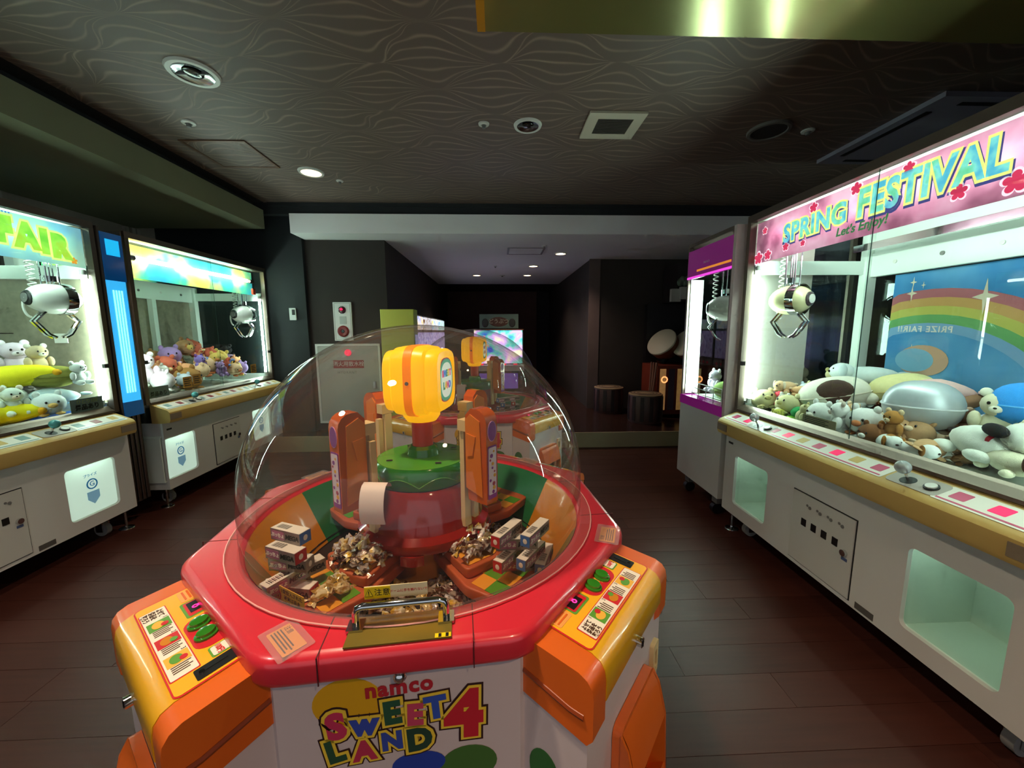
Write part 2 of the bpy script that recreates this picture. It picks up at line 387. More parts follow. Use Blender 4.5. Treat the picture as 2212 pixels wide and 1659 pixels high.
MB().mesh(plate_me([(-.175, -.155), (.175, -.155), (.175, .155), (-.175, .155)], [[(-.11, -.09), (.11, -.09), (.11, .09), (-.11, .09)]], .007), T(0, 0, -.008)).build('frame', mat('vent_cream', 'c9c0ae', .5), t)
MB().box(-.11, .11, -.09, .09, -.004, -.001).build('backing', M_black, t)
for k in range(14): MB().box(-.11, .11, -.085 + k * .013, -.079 + k * .013, -.013, -.004).build('slat', mat('vent_slat', '4c4640', .6), t)
t = root('air_conditioner', (2.74, 2.66, 2.6), 0, 'grey ceiling cassette air conditioner above the spring festival machine', 'air conditioner')
MB().box(-.26, .5, -.43, .44, -.028, -.0005).build('cover', mat('ac_grey', '9c9aaa', .45), t, bevel=.006)
for x0, x1, y0, y1 in ((-.2, -.165, -.28, .3), (.4, .435, -.28, .3), (-.1, .35, .36, .39), (-.1, .35, -.38, -.35)):
    MB().box(x0, x1, y0, y1, -.031, -.0285).build('louvre', M_black, t)
t = root('access_hatch', (-1.93, 3.12, 2.6), 0, 'square papered access hatch in the dark ceiling', 'hatch')
MB().mesh(plate_me([(-.22, -.22), (.22, -.22), (.22, .22), (-.22, .22)], [[(-.20, -.20), (.20, -.20), (.20, .20), (-.20, .20)]], .003), T(0, 0, -.0045)).build('frame', mat('hatch_bronze', '6b4a38', .4, .3), t)
MB().box(-.2, .2, -.2, .2, -.005, -.001).build('cover', MATS['leaf_wallpaper'], t)
t = root('access_hatch', (.364, 5.022, 2.3), 0, 'square frame of an access hatch in the white lowered ceiling', 'hatch')
MB().mesh(plate_me([(-.23, -.2), (.23, -.2), (.23, .2), (-.23, .2)], [[(-.205, -.175), (.205, -.175), (.205, .175), (-.205, .175)]], .003), T(0, 0, -.0045)).build('frame', mat('hatch_grey', '8a8086', .5), t)
MB().box(-.205, .205, -.175, .175, -.005, -.001).build('cover', M_white, t)

M_panel = mat('painted_steel_white', 'd4d8d6', .4); M_red = mat('sign_red', '8e2026', .5); M_glowred = mat('red_lamp', 'd01030', .2, emit='ff2050', es=.8)
t = root('alarm_panel', (-1.722, 4.47, 0), 0, 'white fire alarm panel with red lamp and bell', 'alarm panel')
MB().box(-.1, .1, -.03, -.001, 1.205, 1.63).build('panel', M_panel, t, bevel=.003)
MB().mesh(plate_me(rrect(-.088, .088, 1.217, 1.618, .002, 1), [rrect(-.085, .085, 1.22, 1.615, .002, 1)], .0006), T(0, -.0315, 0) @ FRONT).build('seam', M_grey, t)
l1 = MB().lathe([(0, .028), (.022, .024), (.032, .01), (.034, 0)], 20, T(0, -.03, 1.545) @ RX(PI / 2)).build('lamp', mat('dark_red_lens', '500814', .15), t)
MB().ell((0, -.056, 1.552), (.016, .006, .013), u=12, v=8).build('glow', emat('red_glow', 'ff2048', 1.6), l1)
MB().lathe([(.034, .002), (.042, .006), (.042, 0)], 20, T(0, -.03, 1.545) @ RX(PI / 2)).build('bezel', M_chrome, l1)
MB().box(-.032, .04, -.033, -.03, 1.39, 1.475).build('label_plate', mat('label_grey', 'a8b0ae', .5), t)
b1 = MB().lathe([(.0, .012), (.02, .012), (.024, .02), (.05, .024), (.062, .012), (.064, 0)], 26, T(0, -.03, 1.31) @ RX(PI / 2)).build('bell', mat('bell_red', '7a1c22', .3), t)
MB().lathe([(0, .02), (.016, .018), (.018, .01)], 16, T(0, -.03, 1.31) @ RX(PI / 2)).build('bell_hub', M_black, b1)
t = root('hydrant_cabinet', (-1.69, 4.47, 0), 0, 'grey steel fire hydrant door lettered in red behind the candy dome', 'hydrant cabinet')
MB().mesh(plate_me([(-.36, .26), (.36, .26), (.36, 1.17), (-.36, 1.17)], [[(-.335, .285), (.335, .285), (.335, 1.145), (-.335, 1.145)]], .012), T(0, -.0125, 0) @ FRONT).build('frame', M_panel, t)
MB().box(-.332, .332, -.022, -.001, .288, 1.142).build('door', mat('hydrant_grey', 'a9aca6', .45), t, bevel=.003)
lp = MB().lathe([(0, .03), (.025, .026), (.036, .012), (.038, 0)], 20, T(-.0, -.022, 1.07) @ RX(PI / 2)).build('lamp', mat('pink_red_lens', 'd02848', .2, emit='ff3058', es=.7), t)
MB().box(-.17, .17, -.0245, -.022, .895, .985).build('name_plate', M_red, t)
text('消火用散水栓', .06, M_offw, t, T(0, -.0255, .94) @ FRONT, sp=.95)
text('HYDRANT', .042, M_grey, t, T(-.02, -.0228, .845) @ FRONT, sp=1.15)
MB().box(.27, .3, -.036, -.022, .66, .74).build('latch', M_chrome, t, bevel=.003)
t = root('wall_notice', (-1.315, 4.47, 0), 0, 'small red and white fire notice beside the hydrant door', 'notice')
MB().box(-.075, .075, -.004, -.001, .50, .80).build('sheet', mat('notice_white', 'cfd0cc', .5), t)
MB().box(-.075, .075, -.006, -.004, .70, .80).build('header', M_red, t)
text('消火', .06, M_offw, t, T(0, -.0065, .75) @ FRONT)
for k in range(5): MB().box(-.06, .06 - .02 * (k % 2), -.005, -.004, .66 - k * .03, .668 - k * .03).build('print_line', M_grey, t)
t = root('wall_thermostat', (-2.245, 4.42, 0), 0, 'white wall thermostat with dark display on the pillar', 'thermostat')
MB().box(-.035, .035, -.02, -.001, 1.435, 1.565).build('case', M_panel, t, bevel=.004)
MB().box(-.005, .028, -.022, -.0205, 1.49, 1.55).build('display', M_black, t)

# ------------------------------------------------------------------ claw machines
def tmat(name, col, tr=.5, grad=None, lit=.42):
    """thin backlit print: part diffuse, part translucent"""
    if name in MATS: return MATS[name]
    m = D.materials.new(name); m.use_nodes = True; nt = m.node_tree; nt.nodes.clear(); L = nt.links.new
    out = nt.nodes.new('ShaderNodeOutputMaterial'); d = nt.nodes.new('ShaderNodeBsdfDiffuse'); t = nt.nodes.new('ShaderNodeBsdfTranslucent'); mx = nt.nodes.new('ShaderNodeMixShader')
    mx.inputs[0].default_value = tr
    c = (*lin(col), 1); d.inputs[0].default_value = c; t.inputs[0].default_value = c
    if grad:
        tc = nt.nodes.new('ShaderNodeTexCoord'); n = nt.nodes.new('ShaderNodeTexNoise'); n.inputs['Scale'].default_value = grad[0]; n.inputs['Detail'].default_value = 3; L(tc.outputs['Object'], n.inputs['Vector'])
        r = nt.nodes.new('ShaderNodeValToRGB'); r.color_ramp.elements[0].position = .35; r.color_ramp.elements[1].position = .65
        cols = grad[1]; r.color_ramp.elements[0].color = (*lin(cols[0]), 1); r.color_ramp.elements[1].color = (*lin(cols[-1]), 1)
        for i, cc in enumerate(cols[1:-1]):
            e = r.color_ramp.elements.new(.35 + .3 * (i + 1) / (len(cols) - 1)); e.color = (*lin(cc), 1)
        L(n.outputs['Fac'], r.inputs[0]); L(r.outputs[0], d.inputs[0]); L(r.outputs[0], t.inputs[0])
    L(d.outputs[0], mx.inputs[1]); L(t.outputs[0], mx.inputs[2]); last = mx
    if lit:
        m.cycles.emission_sampling = 'NONE'; e = nt.nodes.new('ShaderNodeEmission'); e.inputs[0].default_value = c; e.inputs[1].default_value = lit  # light from behind the sheet put in as its own glow
        if grad: L(r.outputs[0], e.inputs[0])
        ad = nt.nodes.new('ShaderNodeAddShader'); L(mx.outputs[0], ad.inputs[0]); L(e.outputs[0], ad.inputs[1]); last = ad
    L(last.outputs[0], out.inputs[0]); MATS[name] = m; return m
M_body = mat('machine_white', 'cfcfca', .45, noise=(3, .06)); M_cream = mat('ledge_cream', 'c9a962', .4, noise=(8, .08)); M_frame = mat('anodised_frame', '6e6158', .35, .7)
M_inner = mat('inner_white', 'dfe9e2', .45); M_sill = mat('sill_metal', '6b5d52', .35, .6); M_glass = glass('window_glass', 'eaf4f0', 1.4)
M_tube = emat('fluorescent_tube', 'e2fff0', 46, True); M_hatchin = mat('hatch_cream', 'dfe8dc', .5); M_door = mat('coin_door_white', 'c6c6bf', .45)
M_tanpane = mat('brown_backing', '857d6b', .5, noise=(30, .3)); M_clear = mat('acrylic_ball', 'd8e2e6', .05, trans=.6); M_teal = mat('teal_ball', '5fb8bc', .08, trans=.4)
M_pink = mat('panel_pink', 'c64a70', .4); M_magenta = mat('button_magenta', 'd0105a', .3, emit='ff1060', es=.35); M_pwhite = mat('panel_white', 'e6e0d6', .4); M_orange = mat('sticker_orange', 'c8892e', .5)
M_ufow = mat('crane_white', 'dcdcd6', .25, coat=.5); M_ufoc = mat('crane_cream', 'd9d3a4', .25, coat=.5); M_wood_l = mat('birch', 'c9a676', .5)
def crane(t, x, y, z, mbody, s=1.0, yaw=0.0, capm=None, ztop=1.76):
    """claw unit hanging at (x, y), body centre at z; part of a claw machine"""
    R = T(x, y, z) @ RZ(yaw) @ Matrix.Scale(s, 4)
    c = MB().ell((0, 0, 0), (.155, .118, .112), R, 28, 18).build('claw_unit', mbody, t)
    band = MB().lathe([(.118, -.03), (.1195, 0), (.1175, .03)], 28, R @ RY(PI / 2) @ T(0, 0, .055)); band.build('chrome_band', M_chrome, c)
    for sx in (-1, 1):
        MB().lathe([(.0, .0), (.042, 0), (.052, -.008), (.058, -.03)], 24, R @ RY(sx * PI / 2) @ T(0, 0, .151)).build('end_ring', capm or M_black, c)
        MB().lathe([(0, .002), (.034, .002), (.034, -.004)], 24, R @ RY(sx * PI / 2) @ T(0, 0, .1525)).build('end_disc', M_grey if capm is None else M_offw, c)
        a = MB()
        for dy in (-.022, .022):
            a.tube([R @ Vector(p) for p in ((sx * .055, dy, -.085), (sx * .125, dy, -.165), (sx * .062, dy, -.262), (sx * .025, dy, -.285))], .011 * s, 6)
        a.build('claw_arm', M_chrome, c)
    g = MB(); top = ztop
    for dx, dy in ((-.035, -.03), (.035, -.03), (-.035, .03), (.035, .03), (0, 0)):
        p = R @ Vector((dx, dy, .1)); g.cyl(p, (p.x, p.y, top), .006 * s, n=8)
    p = R @ Vector((0, 0, .125)); g.cyl(p, (p.x, p.y, p.z + .04 * s), .045 * s, n=16)
    g.build('lift_rods', M_chrome, c)
    h = []; p0 = R @ Vector((-.09, .02, 0)); zz = p0.z + .05 * s
    n = 60
    for i in range(n): h.append((p0.x + .016 * math.cos(i * .9), p0.y + .016 * math.sin(i * .9), zz + (top - zz) * i / (n - 1)))
    MB().tube(h, .004, 5).build('coil_cable', M_offw, c)
    b = []
    for i in range(14):
        a_ = PI * i / 13; q = R @ Vector((-.1 - .035 * math.sin(a_), .06, -.06 + .075 * math.cos(a_))); b.append(q)
    MB().tube(b, .008 * s, 6).build('hose', M_offw, c)
    return c
def panel_M(y0=-.05, z0=.7415, ang=math.atan2(.045, .12)): return T(0, y0, z0) @ RX(ang)
def claw_machine(cx, cy, rz, label, hl=.8, hshift=0.0, ball=None, depth=.78, flap=False, panes=('glass', 'glass', 'glass'), mull=True, prints=None, group='large crane games'):
    """front at local y=0 facing -y; panes: back, local -x end, local +x end"""
    t = root('claw_machine', (cx, cy, 0), rz, label, 'claw machine', group)
    hb = hl - .035; y1 = .08 + depth; g0 = .075
    holes = [rrect(-.66 + hshift, -.365 + hshift, .215, .525, .025), rrect(.37 + hshift, .66 + hshift, .215, .525, .025)]
    b = MB().mesh(plate_me([(-hb, .14), (hb, .14), (hb, .645), (-hb, .645)], holes, .008), T(0, .008, 0) @ FRONT)
    b.box(-hb, -hb + .016, .017, y1, .14, .645).box(hb - .016, hb, .017, y1, .14, .645).box(-hb, hb, y1 - .016, y1, .14, .645).box(-hb + .017, hb - .017, .017, y1 - .017, .14, .152)
    b.build('body', M_body, t)
    for k, sx in enumerate((-1, 1)):
        x0, x1 = (-.665 + hshift, -.36 + hshift) if sx < 0 else (.365 + hshift, .665 + hshift)
        h = MB(); d = .27
        h.box(x0, x1, .0165 + d, .0165 + d + .01, .2, .54).box(x0 - .01, x0, .0165, d + .0265, .2, .54).box(x1, x1 + .01, .0165, d + .0265, .2, .54).box(x0, x1, .0165, d + .0165, .2, .21).box(x0, x1, .0165, d + .0165, .54, .55)
        ht = h.build('prize_hatch', M_hatchin, t)
        MB().cyl((x0 + .05, .06, .53), (x1 - .05, .06, .53), .008, n=10).build('hatch_fill', emat('hatch_fill_glow', 'e6fff2', 7, True), ht)  # added glowing strip, stands in for light falling from the prize field
        if flap:
            MB().mesh(plate_me(rrect(x0 + .012, x1 - .012, .222, .518, .02), [], .002), T(0, .012, 0) @ FRONT).build('flap', tmat('frosted_flap', 'e4f2ea', .6, lit=.16), ht)
            xm = (x0 + x1) / 2; bl = tmat('flap_blue', '3a8fc0', .4, lit=.1)
            MB().mesh(plate_me(circ(xm, .40, .032), [circ(xm, .40, .025)], .0008), T(0, .0075, 0) @ FRONT).build('print_ring', bl, ht)
            text('G', .042, bl, ht, T(xm, .0072, .40) @ FRONT, ext=.0006)
            text('プライズ', .02, bl, ht, T(xm - .005, .0072, .455) @ FRONT, ext=.0006)
            MB().mesh(plate_me([(xm - .035, .355), (xm + .035, .355), (xm + .035, .31), (xm, .275), (xm - .035, .31)], [], .0008), T(0, .0075, 0) @ FRONT).build('print_hand', tmat('flap_pale_blue', '9cc6d8', .4, lit=.1), ht)
        else:
            MB().mesh(plate_me(rrect(x0 + .004, x1 - .004, .219, .521, .022), [], .0012), T(0, .02, 0) @ FRONT).build('flap', M_glass, ht)
    dx = hshift
    cd = MB().mesh(plate_me([(dx - .168, .165), (dx + .168, .165), (dx + .168, .515), (dx - .168, .515)], [], .003), T(0, -.0032, 0) @ FRONT).build('coin_door', M_door, t)
    MB().mesh(plate_me([(dx - .173, .16), (dx + .173, .16), (dx + .173, .52), (dx - .173, .52)], [[(dx - .1685, .1645), (dx + .1685, .1645), (dx + .1685, .5155), (dx - .1685, .5155)]], .001), T(0, -.001, 0) @ FRONT).build('door_gap', M_black, cd)
    for k in range(4):
        xx = dx - .09 + k * .058
        MB().box(xx - .014, xx + .014, -.0085, -.0062, .36, .395).build('slot', M_black, cd)
        MB().cyl((xx + .012, -.008, .468), (xx + .012, -.0062, .468), .006, n=10).cyl((xx + .028, -.0085, .462), (xx + .028, -.0062, .462), .008, n=10).build('rivet', M_grey, cd)
    lk = MB().cyl((dx + .135, -.018, .355), (dx + .135, -.0062, .355), .014, n=16).build('lock', M_chrome, cd)
    MB().box(dx + .122, dx + .15, -.0075, -.0062, .32, .333).build('lock_label', mat('label_blue', '4a5a80', .5), cd)
    MB().box(-hb + .03, -hb + .075, -.0015, -.0002, .585, .598).build('rating_label', M_black, t)
    MB().box(dx + .2, dx + .28, -.0015, -.0002, .15, .178).build('serial_plate', mat('serial_grey', '55524e', .4), t)
    # control ledge
    prof = [(-.002, .645), (-.055, .65), (-.063, .665), (-.063, .725), (-.05, .741), (.07, .786), (.07, .645)]
    lg = MB().profx(prof, -hb - .002, hb + .002).build('control_ledge', M_cream, t, bevel=.006)
    PM = panel_M()
    for x0, x1 in ((-hb + .02, -.52), (-.40, .27), (.44, hb - .02)):
        flat(rrect(x0, x1, .012, .1, .006), .001, M_pwhite, lg, PM @ T(0, 0, .001), 'panel_print')
        flat([(x0 + .01, .02), (x1 - .01, .02), (x1 - .01, .027), (x0 + .01, .027)], .001, M_pink if prints is None else prints[0], lg, PM @ T(0, 0, .0016), 'print_stripe')
        n = max(2, int((x1 - x0) / .085))
        for k in range(n):
            xx = x0 + (k + .5) * (x1 - x0) / n
            flat(rrect(xx - .022, xx + .022, .042, .085, .004), .0012, (prints or (M_pink, M_magenta, M_cream))[k % 3], lg, PM @ T(0, 0, .0016), 'print_block')
    for k, xx in enumerate((-.47, .34)):
        j = MB().cyl(PM @ Vector((xx, .05, .0)), PM @ Vector((xx, .05, .003)), .024, n=20).build('joystick', M_black, lg)
        MB().cyl(PM @ Vector((xx, .05, .002)), PM @ Vector((xx, .045, .045)), .0045, n=8).build('joystick_shaft', M_chrome, lg)
        MB().ell(PM @ Vector((xx, .043, .058)), .024, u=16, v=12).build('joystick_knob', M_clear if ball is None else ball, lg)
        MB().mesh(plate_me(rrect(xx - .06, xx + .11, .015, .098, .02), [], .001), PM @ T(0, 0, .0012)).build('stick_pad', mat('pad_grey', 'a8a098', .4), lg)
        bt = MB().cyl(PM @ Vector((xx + .072, .055, .001)), PM @ Vector((xx + .072, .055, .008)), .021, n=20).build('push_button', M_black, lg)
        MB().cyl(PM @ Vector((xx + .072, .055, .008)), PM @ Vector((xx + .072, .055, .012)), .016, n=20).build('button_cap', M_offw, lg)
        MB().box(hb * (1 if k else -1) - .10 * k - .0, hb * (1 if k else -1) - .10 * k + .10, -.066, -.0635, .672, .715).build('speaker_panel', mat('speaker_taupe', '8a7a64', .6, bump=(500, .6)), lg)
    # cabinet
    f = MB(); zt = 1.985
    f.box(-hl, hl, .06, .105, 1.945, zt).box(-hl, hl, y1 - .03, y1, 1.945, zt)
    for sx in (-1, 1):
        xa, xb = sorted((sx * hl, sx * (hl - .03)))
        f.box(xa, xb, .06, .1, .786, 1.944).box(xa, xb, .106, y1 - .031, 1.945, zt)
    f.build('cabinet_frame', M_frame, t, bevel=.003)
    MB().box(-hl + .031, hl - .031, .106, y1 - .031, 1.955, 1.975).build('roof', M_inner, t)
    MB().profx([(.055, .787), (.055, .80), (.1, .83), (.1, .787)], -hl + .031, hl - .031).build('sill_rail', M_sill, t, bevel=.002)
    fi = MB()
    for sx in (-1, 1):
        xa, xb = sorted((sx * hl, sx * (hl - .055)))
        fi.box(xa, xb, y1 - .06, y1, .787, 1.944)
        fi.box(xa, sorted((xa, sx * hl))[1] if False else xb, .101, y1 - .061, 1.66, 1.70) if False else None
        xc, xd = sorted((sx * (hl - .005), sx * (hl - .03)))
        fi.box(xc, xd, .11, y1 - .061, 1.64, 1.72).box(xc, xd, .11, y1 - .061, .79, .85)
    fi.box(-hl + .056, hl - .056, y1 - .04, y1 - .005, 1.62, 1.76).box(-hl + .056, hl - .056, y1 - .04, y1 - .005, .79, .85).box(-hl + .056, hl - .056, y1 - .03, y1 - .005, 1.761, 1.944)
    for xx in ((-.26, .26) if mull else ()): fi.box(xx - .022, xx + .022, y1 - .05, y1 - .004, .851, 1.619)
    fi.build('inner_frame', M_inner, t, bevel=.002)
    # bolts on the rear rail
    for k in range(6): MB().cyl((-.6 + k * .24, y1 - .046, 1.69), (-.6 + k * .24, y1 - .0405, 1.69), .011, n=10).build('bolt', M_grey if k % 2 else M_offw, t)
    xs = .0
    MB().sheet((-hl + .031, .078, .815), (xs + .012, .078, .815), (xs + .012, .078, 1.944), (-hl + .031, .078, 1.944)).build('sliding_pane', M_glass, t)
    MB().sheet((xs - .012, .087, .815), (hl - .031, .087, .815), (hl - .031, .087, 1.944), (xs - .012, .087, 1.944)).build('sliding_pane', M_glass, t)
    MB().box(xs + .0085, xs + .0115, .0745, .0758, .82, 1.944).build('pane_edge', mat('glass_edge', '2d4a44', .2), t)
    pm = {'glass': M_glass, 'tan': M_tanpane}
    if panes[0] == 'glass': MB().sheet((-hl + .056, y1 - .002, .851), (hl - .056, y1 - .002, .851), (hl - .056, y1 - .002, 1.619), (-hl + .056, y1 - .002, 1.619)).build('rear_pane', M_glass, t)
    elif panes[0]: MB().box(-hl + .056, hl - .056, y1 - .003, y1, .851, 1.619).build('rear_pane', pm[panes[0]], t)
    for sx, k in ((-1, 1), (1, 2)):
        if panes[k] == 'glass':
            xx = sx * (hl - .0025); MB().sheet((xx, .106, .851), (xx, y1 - .061, .851), (xx, y1 - .061, 1.639), (xx, .106, 1.639)).build('side_pane', M_glass, t)
        elif panes[k]:
            xa, xb = sorted((sx * (hl - .001), sx * (hl - .004)))
            MB().box(xa, xb, .106, y1 - .061, .851, 1.639).build('side_pane', pm[panes[k]], t)
    MB().box(-hl + .031, hl - .031, .106, y1 - .061, .76, .789).build('prize_floor', M_inner, t)
    for sx in (-1, 1):
        tb = MB().cyl((sx * (hl - .044), .122, .87), (sx * (hl - .044), .122, 1.66), .011, n=12).build('corner_tube', M_tube, t)
        for z0 in (.84, 1.66): MB().cyl((sx * (hl - .044), .122, z0), (sx * (hl - .044), .122, z0 + .03), .015, n=12).build('tube_socket', M_offw, tb)
    # gantry rails
    r = MB().box(-hl + .06, hl - .06, .22, .25, 1.76, 1.80).box(-hl + .06, hl - .06, y1 - .17, y1 - .14, 1.76, 1.80)
    r.build('gantry_rail', M_chrome, t)
    hg = MB().cyl((.2 * hl - .02, .14, 1.88), (.2 * hl + .02, .14, 1.88), .02, n=10)
    hg.bm.free()
    k1 = MB().box(-.06, .06, .40, .52, 1.69, 1.75); k1.bm.free()
    # catch on the pane, casters and levelling feet
    MB().box(-hl + .028, -hl + .055, .058, .0755, 1.08, 1.105).build('pane_catch', M_black, t, bevel=.003)
    MB().box(hl - .055, hl - .028, .058, .0755, 1.08, 1.105).build('pane_catch', M_black, t, bevel=.003)
    for sx in (-1, 1):
        for yy in (.12, y1 - .12):
            xx = sx * (hb - .12)
            cst = MB().cyl((xx - .016, yy, .042), (xx + .016, yy, .042), .042, n=18).build('caster', mat('caster_grey', '8c8a86', .5), t)
            MB().box(xx - .026, xx - .018, yy - .02, yy + .02, .03, .14).box(xx + .018, xx + .026, yy - .02, yy + .02, .03, .14).build('caster_fork', M_chrome, cst)
            xf = sx * (hb - .03); ft = MB().cyl((xf, yy - .06, .012), (xf, yy - .06, .14), .008, n=10).build('levelling_foot', M_chrome, t)
            MB().lathe([(.0, .012), (.012, .012), (.04, .004), (.042, 0), (0, 0)], 20, T(xf, yy - .06, 0)).build('foot_pad', M_silver, ft)
    return t
def flower(t, x, z, s, m, M):
    pts = []
    for i in range(50):
        a = 2 * PI * i / 50; r = s * (.55 + .45 * abs(math.cos(2.5 * a)) ** .7); pts.append((x + r * math.cos(a + .3), z + r * math.sin(a + .3)))
    flat(pts, .0006, m, t, M, 'blossom_print')
# --- right: spring festival machine
MR = claw_machine(1.48, 1.62, -PI / 2, 'long crane game with the pink spring festival header full of plush prizes', mull=False)
BM = T(0, .1035, 0) @ FRONT
def header(t, hl, m, z0=1.70, z1=1.935):
    h = MB().box(-hl + .034, hl - .034, .104, .107, z0, z1).build('header_sign', m, t)
    tb = MB().cyl((-hl + .12, .16, (z0 + z1) / 2 + .015), (hl - .12, .16, (z0 + z1) / 2 + .015), .013, n=12).build('header_tube', M_tube, t)
    for sx in (-1, 1): MB().cyl((sx * (hl - .12), .16, (z0 + z1) / 2 + .015), (sx * (hl - .07), .16, (z0 + z1) / 2 + .015), .018, n=12).build('tube_socket', M_grey, tb)
    return h
hd = header(MR, .8, tmat('pink_header', 'd09cb2', .55, (6, ('a87088', 'd09cb2', 'e0bccc')), lit=.28))
def glow_word(h, s, size, x, z, ang, faces, outline, edge, M, sp=1.0, sy=1.0):
    R = M @ T(x, z, 0) @ RZ(ang) @ Matrix.Diagonal((1, sy, 1, 1))
    text(s, size, edge, h, R @ T(.003, -.006, .0004), off=size * .115, ext=.0002, sp=sp)
    text(s, size, outline, h, R @ T(0, 0, .0010), off=size * .098, ext=.0002, sp=sp)
    text(s, size, faces, h, R @ T(0, 0, .0016), off=size * .035, ext=.0002, sp=sp)
ty, tb_, tn = tmat('letter_yellow', 'f0eea0', .5), tmat('letter_aqua', '8ed4dc', .5, (14, ('6cc0dc', '9cdce0', '84d0b0'))), tmat('letter_navy', '5a5c98', .4)
glow_word(hd, 'SPRING', .112, -.35, 1.822, .03, tb_, ty, tn, BM, 1.05, 1.15)
glow_word(hd, 'FESTIVAL', .122, .15, 1.838, .0, tb_, ty, tn, BM, 1.04, 1.3)
text("Let's Enjoy!", .052, tmat('letter_green', '4f8f5e', .4), hd, BM @ T(-.08, 1.745, .003), off=.0015, shear=.15)
tm1, tm2 = tmat('blossom_magenta', 'd0486e', .4), tmat('blossom_white', 'f6e4ec', .5)
for x, z, s in ((-.74, 1.73, .035), (-.66, 1.735, .028), (-.7, 1.88, .02), (-.52, 1.752, .022), (-.4, 1.745, .016), (-.35, 1.905, .024), (-.12, 1.915, .026), (.1, 1.915, .022), (.28, 1.765, .026), (.43, 1.745, .034), (.52, 1.9, .022), (.62, 1.89, .04), (.7, 1.77, .03)):
    flower(hd, x, z, s * 1.25, tm2, BM @ T(0, 0, .0008)); flower(hd, x, z, s, tm1, BM @ T(0, 0, .0014))
rb = MB().ell((0, 0, 0), (.05, .0006, .06), T(.62, .1025, 1.82), 20, 10).build('ribbon_print', tm2, hd)
# rainbow poster on the rear pane (seen from behind, so its words run backwards)
PY = .08 + .78
PMx = T(0, PY - .0055, 0) @ FRONT
ps = flat([(-.62, .86), (.73, .86), (.73, 1.615), (-.62, 1.615)], .002, tmat('poster_blue', '5b9fd0', .25, lit=0, grad= (2.5, ('4a90c8', '66a8d6', '7cb8d8'))), MR, PMx, 'poster')
def arc(cx, cz, r0, r1, a0, a1, m, dz, rx=1.0, xlim=(-.62, .73), zlim=(.86, 1.615)):
    o, i_ = [], []
    for k in range(25):
        a = a0 + (a1 - a0) * k / 24
        o.append((cx + rx * r1 * math.cos(a), cz + r1 * math.sin(a))); i_.append((cx + rx * r0 * math.cos(a), cz + r0 * math.sin(a)))
    pts = [(min(max(x, xlim[0]), xlim[1]), min(max(z, zlim[0]), zlim[1])) for x, z in o + i_[::-1]]
    flat(pts, .0006, m, ps, PMx @ T(0, 0, dz), 'rainbow_band')
for k, c in enumerate(('c07a80', 'd8b070', 'cfd070', '7ab878', '8ab8dc')):
    arc(-.42, .80, .67 - k * .045, .715 - k * .045, .05, PI - .5, tmat('rainbow_%d' % k, c, .3, lit=0), .0016 + k * .0001, 1.15)
text('PRIZE FAIR!!', .045, M_offw, ps, PMx @ T(-.43, 1.30, .003) @ Matrix.Scale(-1, 4, (1, 0, 0)) @ RZ(.02), off=.001, sp=1.15)
def sparkle(x, z, s):
    pts = []
    for k in range(8):
        a = k * PI / 4; r = s * (1.0, .25)[k % 2]; pts.append((x + .62 * r * math.sin(a), z + r * math.cos(a)))
    flat(pts, .0006, tmat('sparkle_cream', 'f0ead2', .3, lit=0), ps, PMx @ T(0, 0, .003), 'sparkle_print')
for x, z, s in ((-.513, 1.561, .03), (-.515, 1.50, .045), (-.46, 1.54, .02), (-.18, 1.455, .085), (-.48, 1.17, .05)): sparkle(x, z, s)
flat(circ(-.42, 1.13, .13, .085), .0006, tmat('poster_peach', 'd9b59a', .3, lit=0), ps, PMx @ T(0, 0, .0032), 'badge_print')
flat(circ(-.46, 1.13, .10, .065), .0006, tmat('poster_sky', '8fc3e0', .3, lit=0), ps, PMx @ T(0, 0, .004), 'badge_print')
crane(MR, -.64, .25, 1.475, M_ufoc, .76, .35, mat('crane_dark_rim', '3a2c2e', .3))
# small notice clips inside the sill
t_ = MB().mesh(plate_me(rrect(-.30, -.10, .822, .868, .004), [], .001), T(0, .112, 0) @ FRONT).build('notice_card', mat('notice_olive', 'b0aa84', .5), MR)
for k in range(4): MB().box(-.285, -.16 + .02 * (k % 2), .1095, .1107, .830 + k * .009, .833 + k * .009).build('notice_print', M_black, t_)
MB().box(.28, .74, .45, .47, .79, .83).build('chute_edge', M_inner, MR)

LP = (mat('print_grey_teal', '7c9a98', .4), mat('print_maroon', '8a2c34', .4), M_cream)
# --- left: fair machine, with a lit blue column at its far end
ML = claw_machine(-2.45, 1.815, PI / 2, 'crane game with green FAIR header and yellow plush prizes, nearer the camera', ball=M_teal, flap=True, panes=('tan', 'glass', 'tan'), prints=LP)
hd = header(ML, .8, tmat('fair_header', 'a0ccd0', .55, (3, ('84b8d4', 'a8d0cc', 'bcd8c8')), lit=.3))
lg_, ly_ = tmat('letter_lime', 'a4dc60', .5, (10, ('8cd458', 'b0e068', 'b8d050'))), tmat('letter_lemon', 'e4f2a0', .5)
for k, ch in enumerate('FAIR'):
    zz = 1.835 - .012 * k
    R = BM @ T((.375, .475, .557, .635)[k], zz, 0)
    text(ch, .135, ly_, hd, R @ Matrix.Diagonal((1, 1.2, 1, 1)) @ T(0, 0, .0008), off=.023, ext=.0002); text(ch, .135, lg_, hd, R @ Matrix.Diagonal((1, 1.2, 1, 1)) @ T(0, 0, .0016), off=.013, ext=.0002)
dots = MB()
for i in range(34):
    for j in range(4):
        if i + 3 * j < 38: dots.mesh(plate_me(circ(-.05 + i * .014, 1.93 - j * .012, .0042, n=6), [], .0003), BM @ T(0, 0, .0006))
dots.build('dot_print', tmat('dot_blue', '4a8ad0', .4), hd)
flower(hd, .70, 1.735, .02, tmat('star_orange', 'e0a040', .4), BM @ T(0, 0, .001))
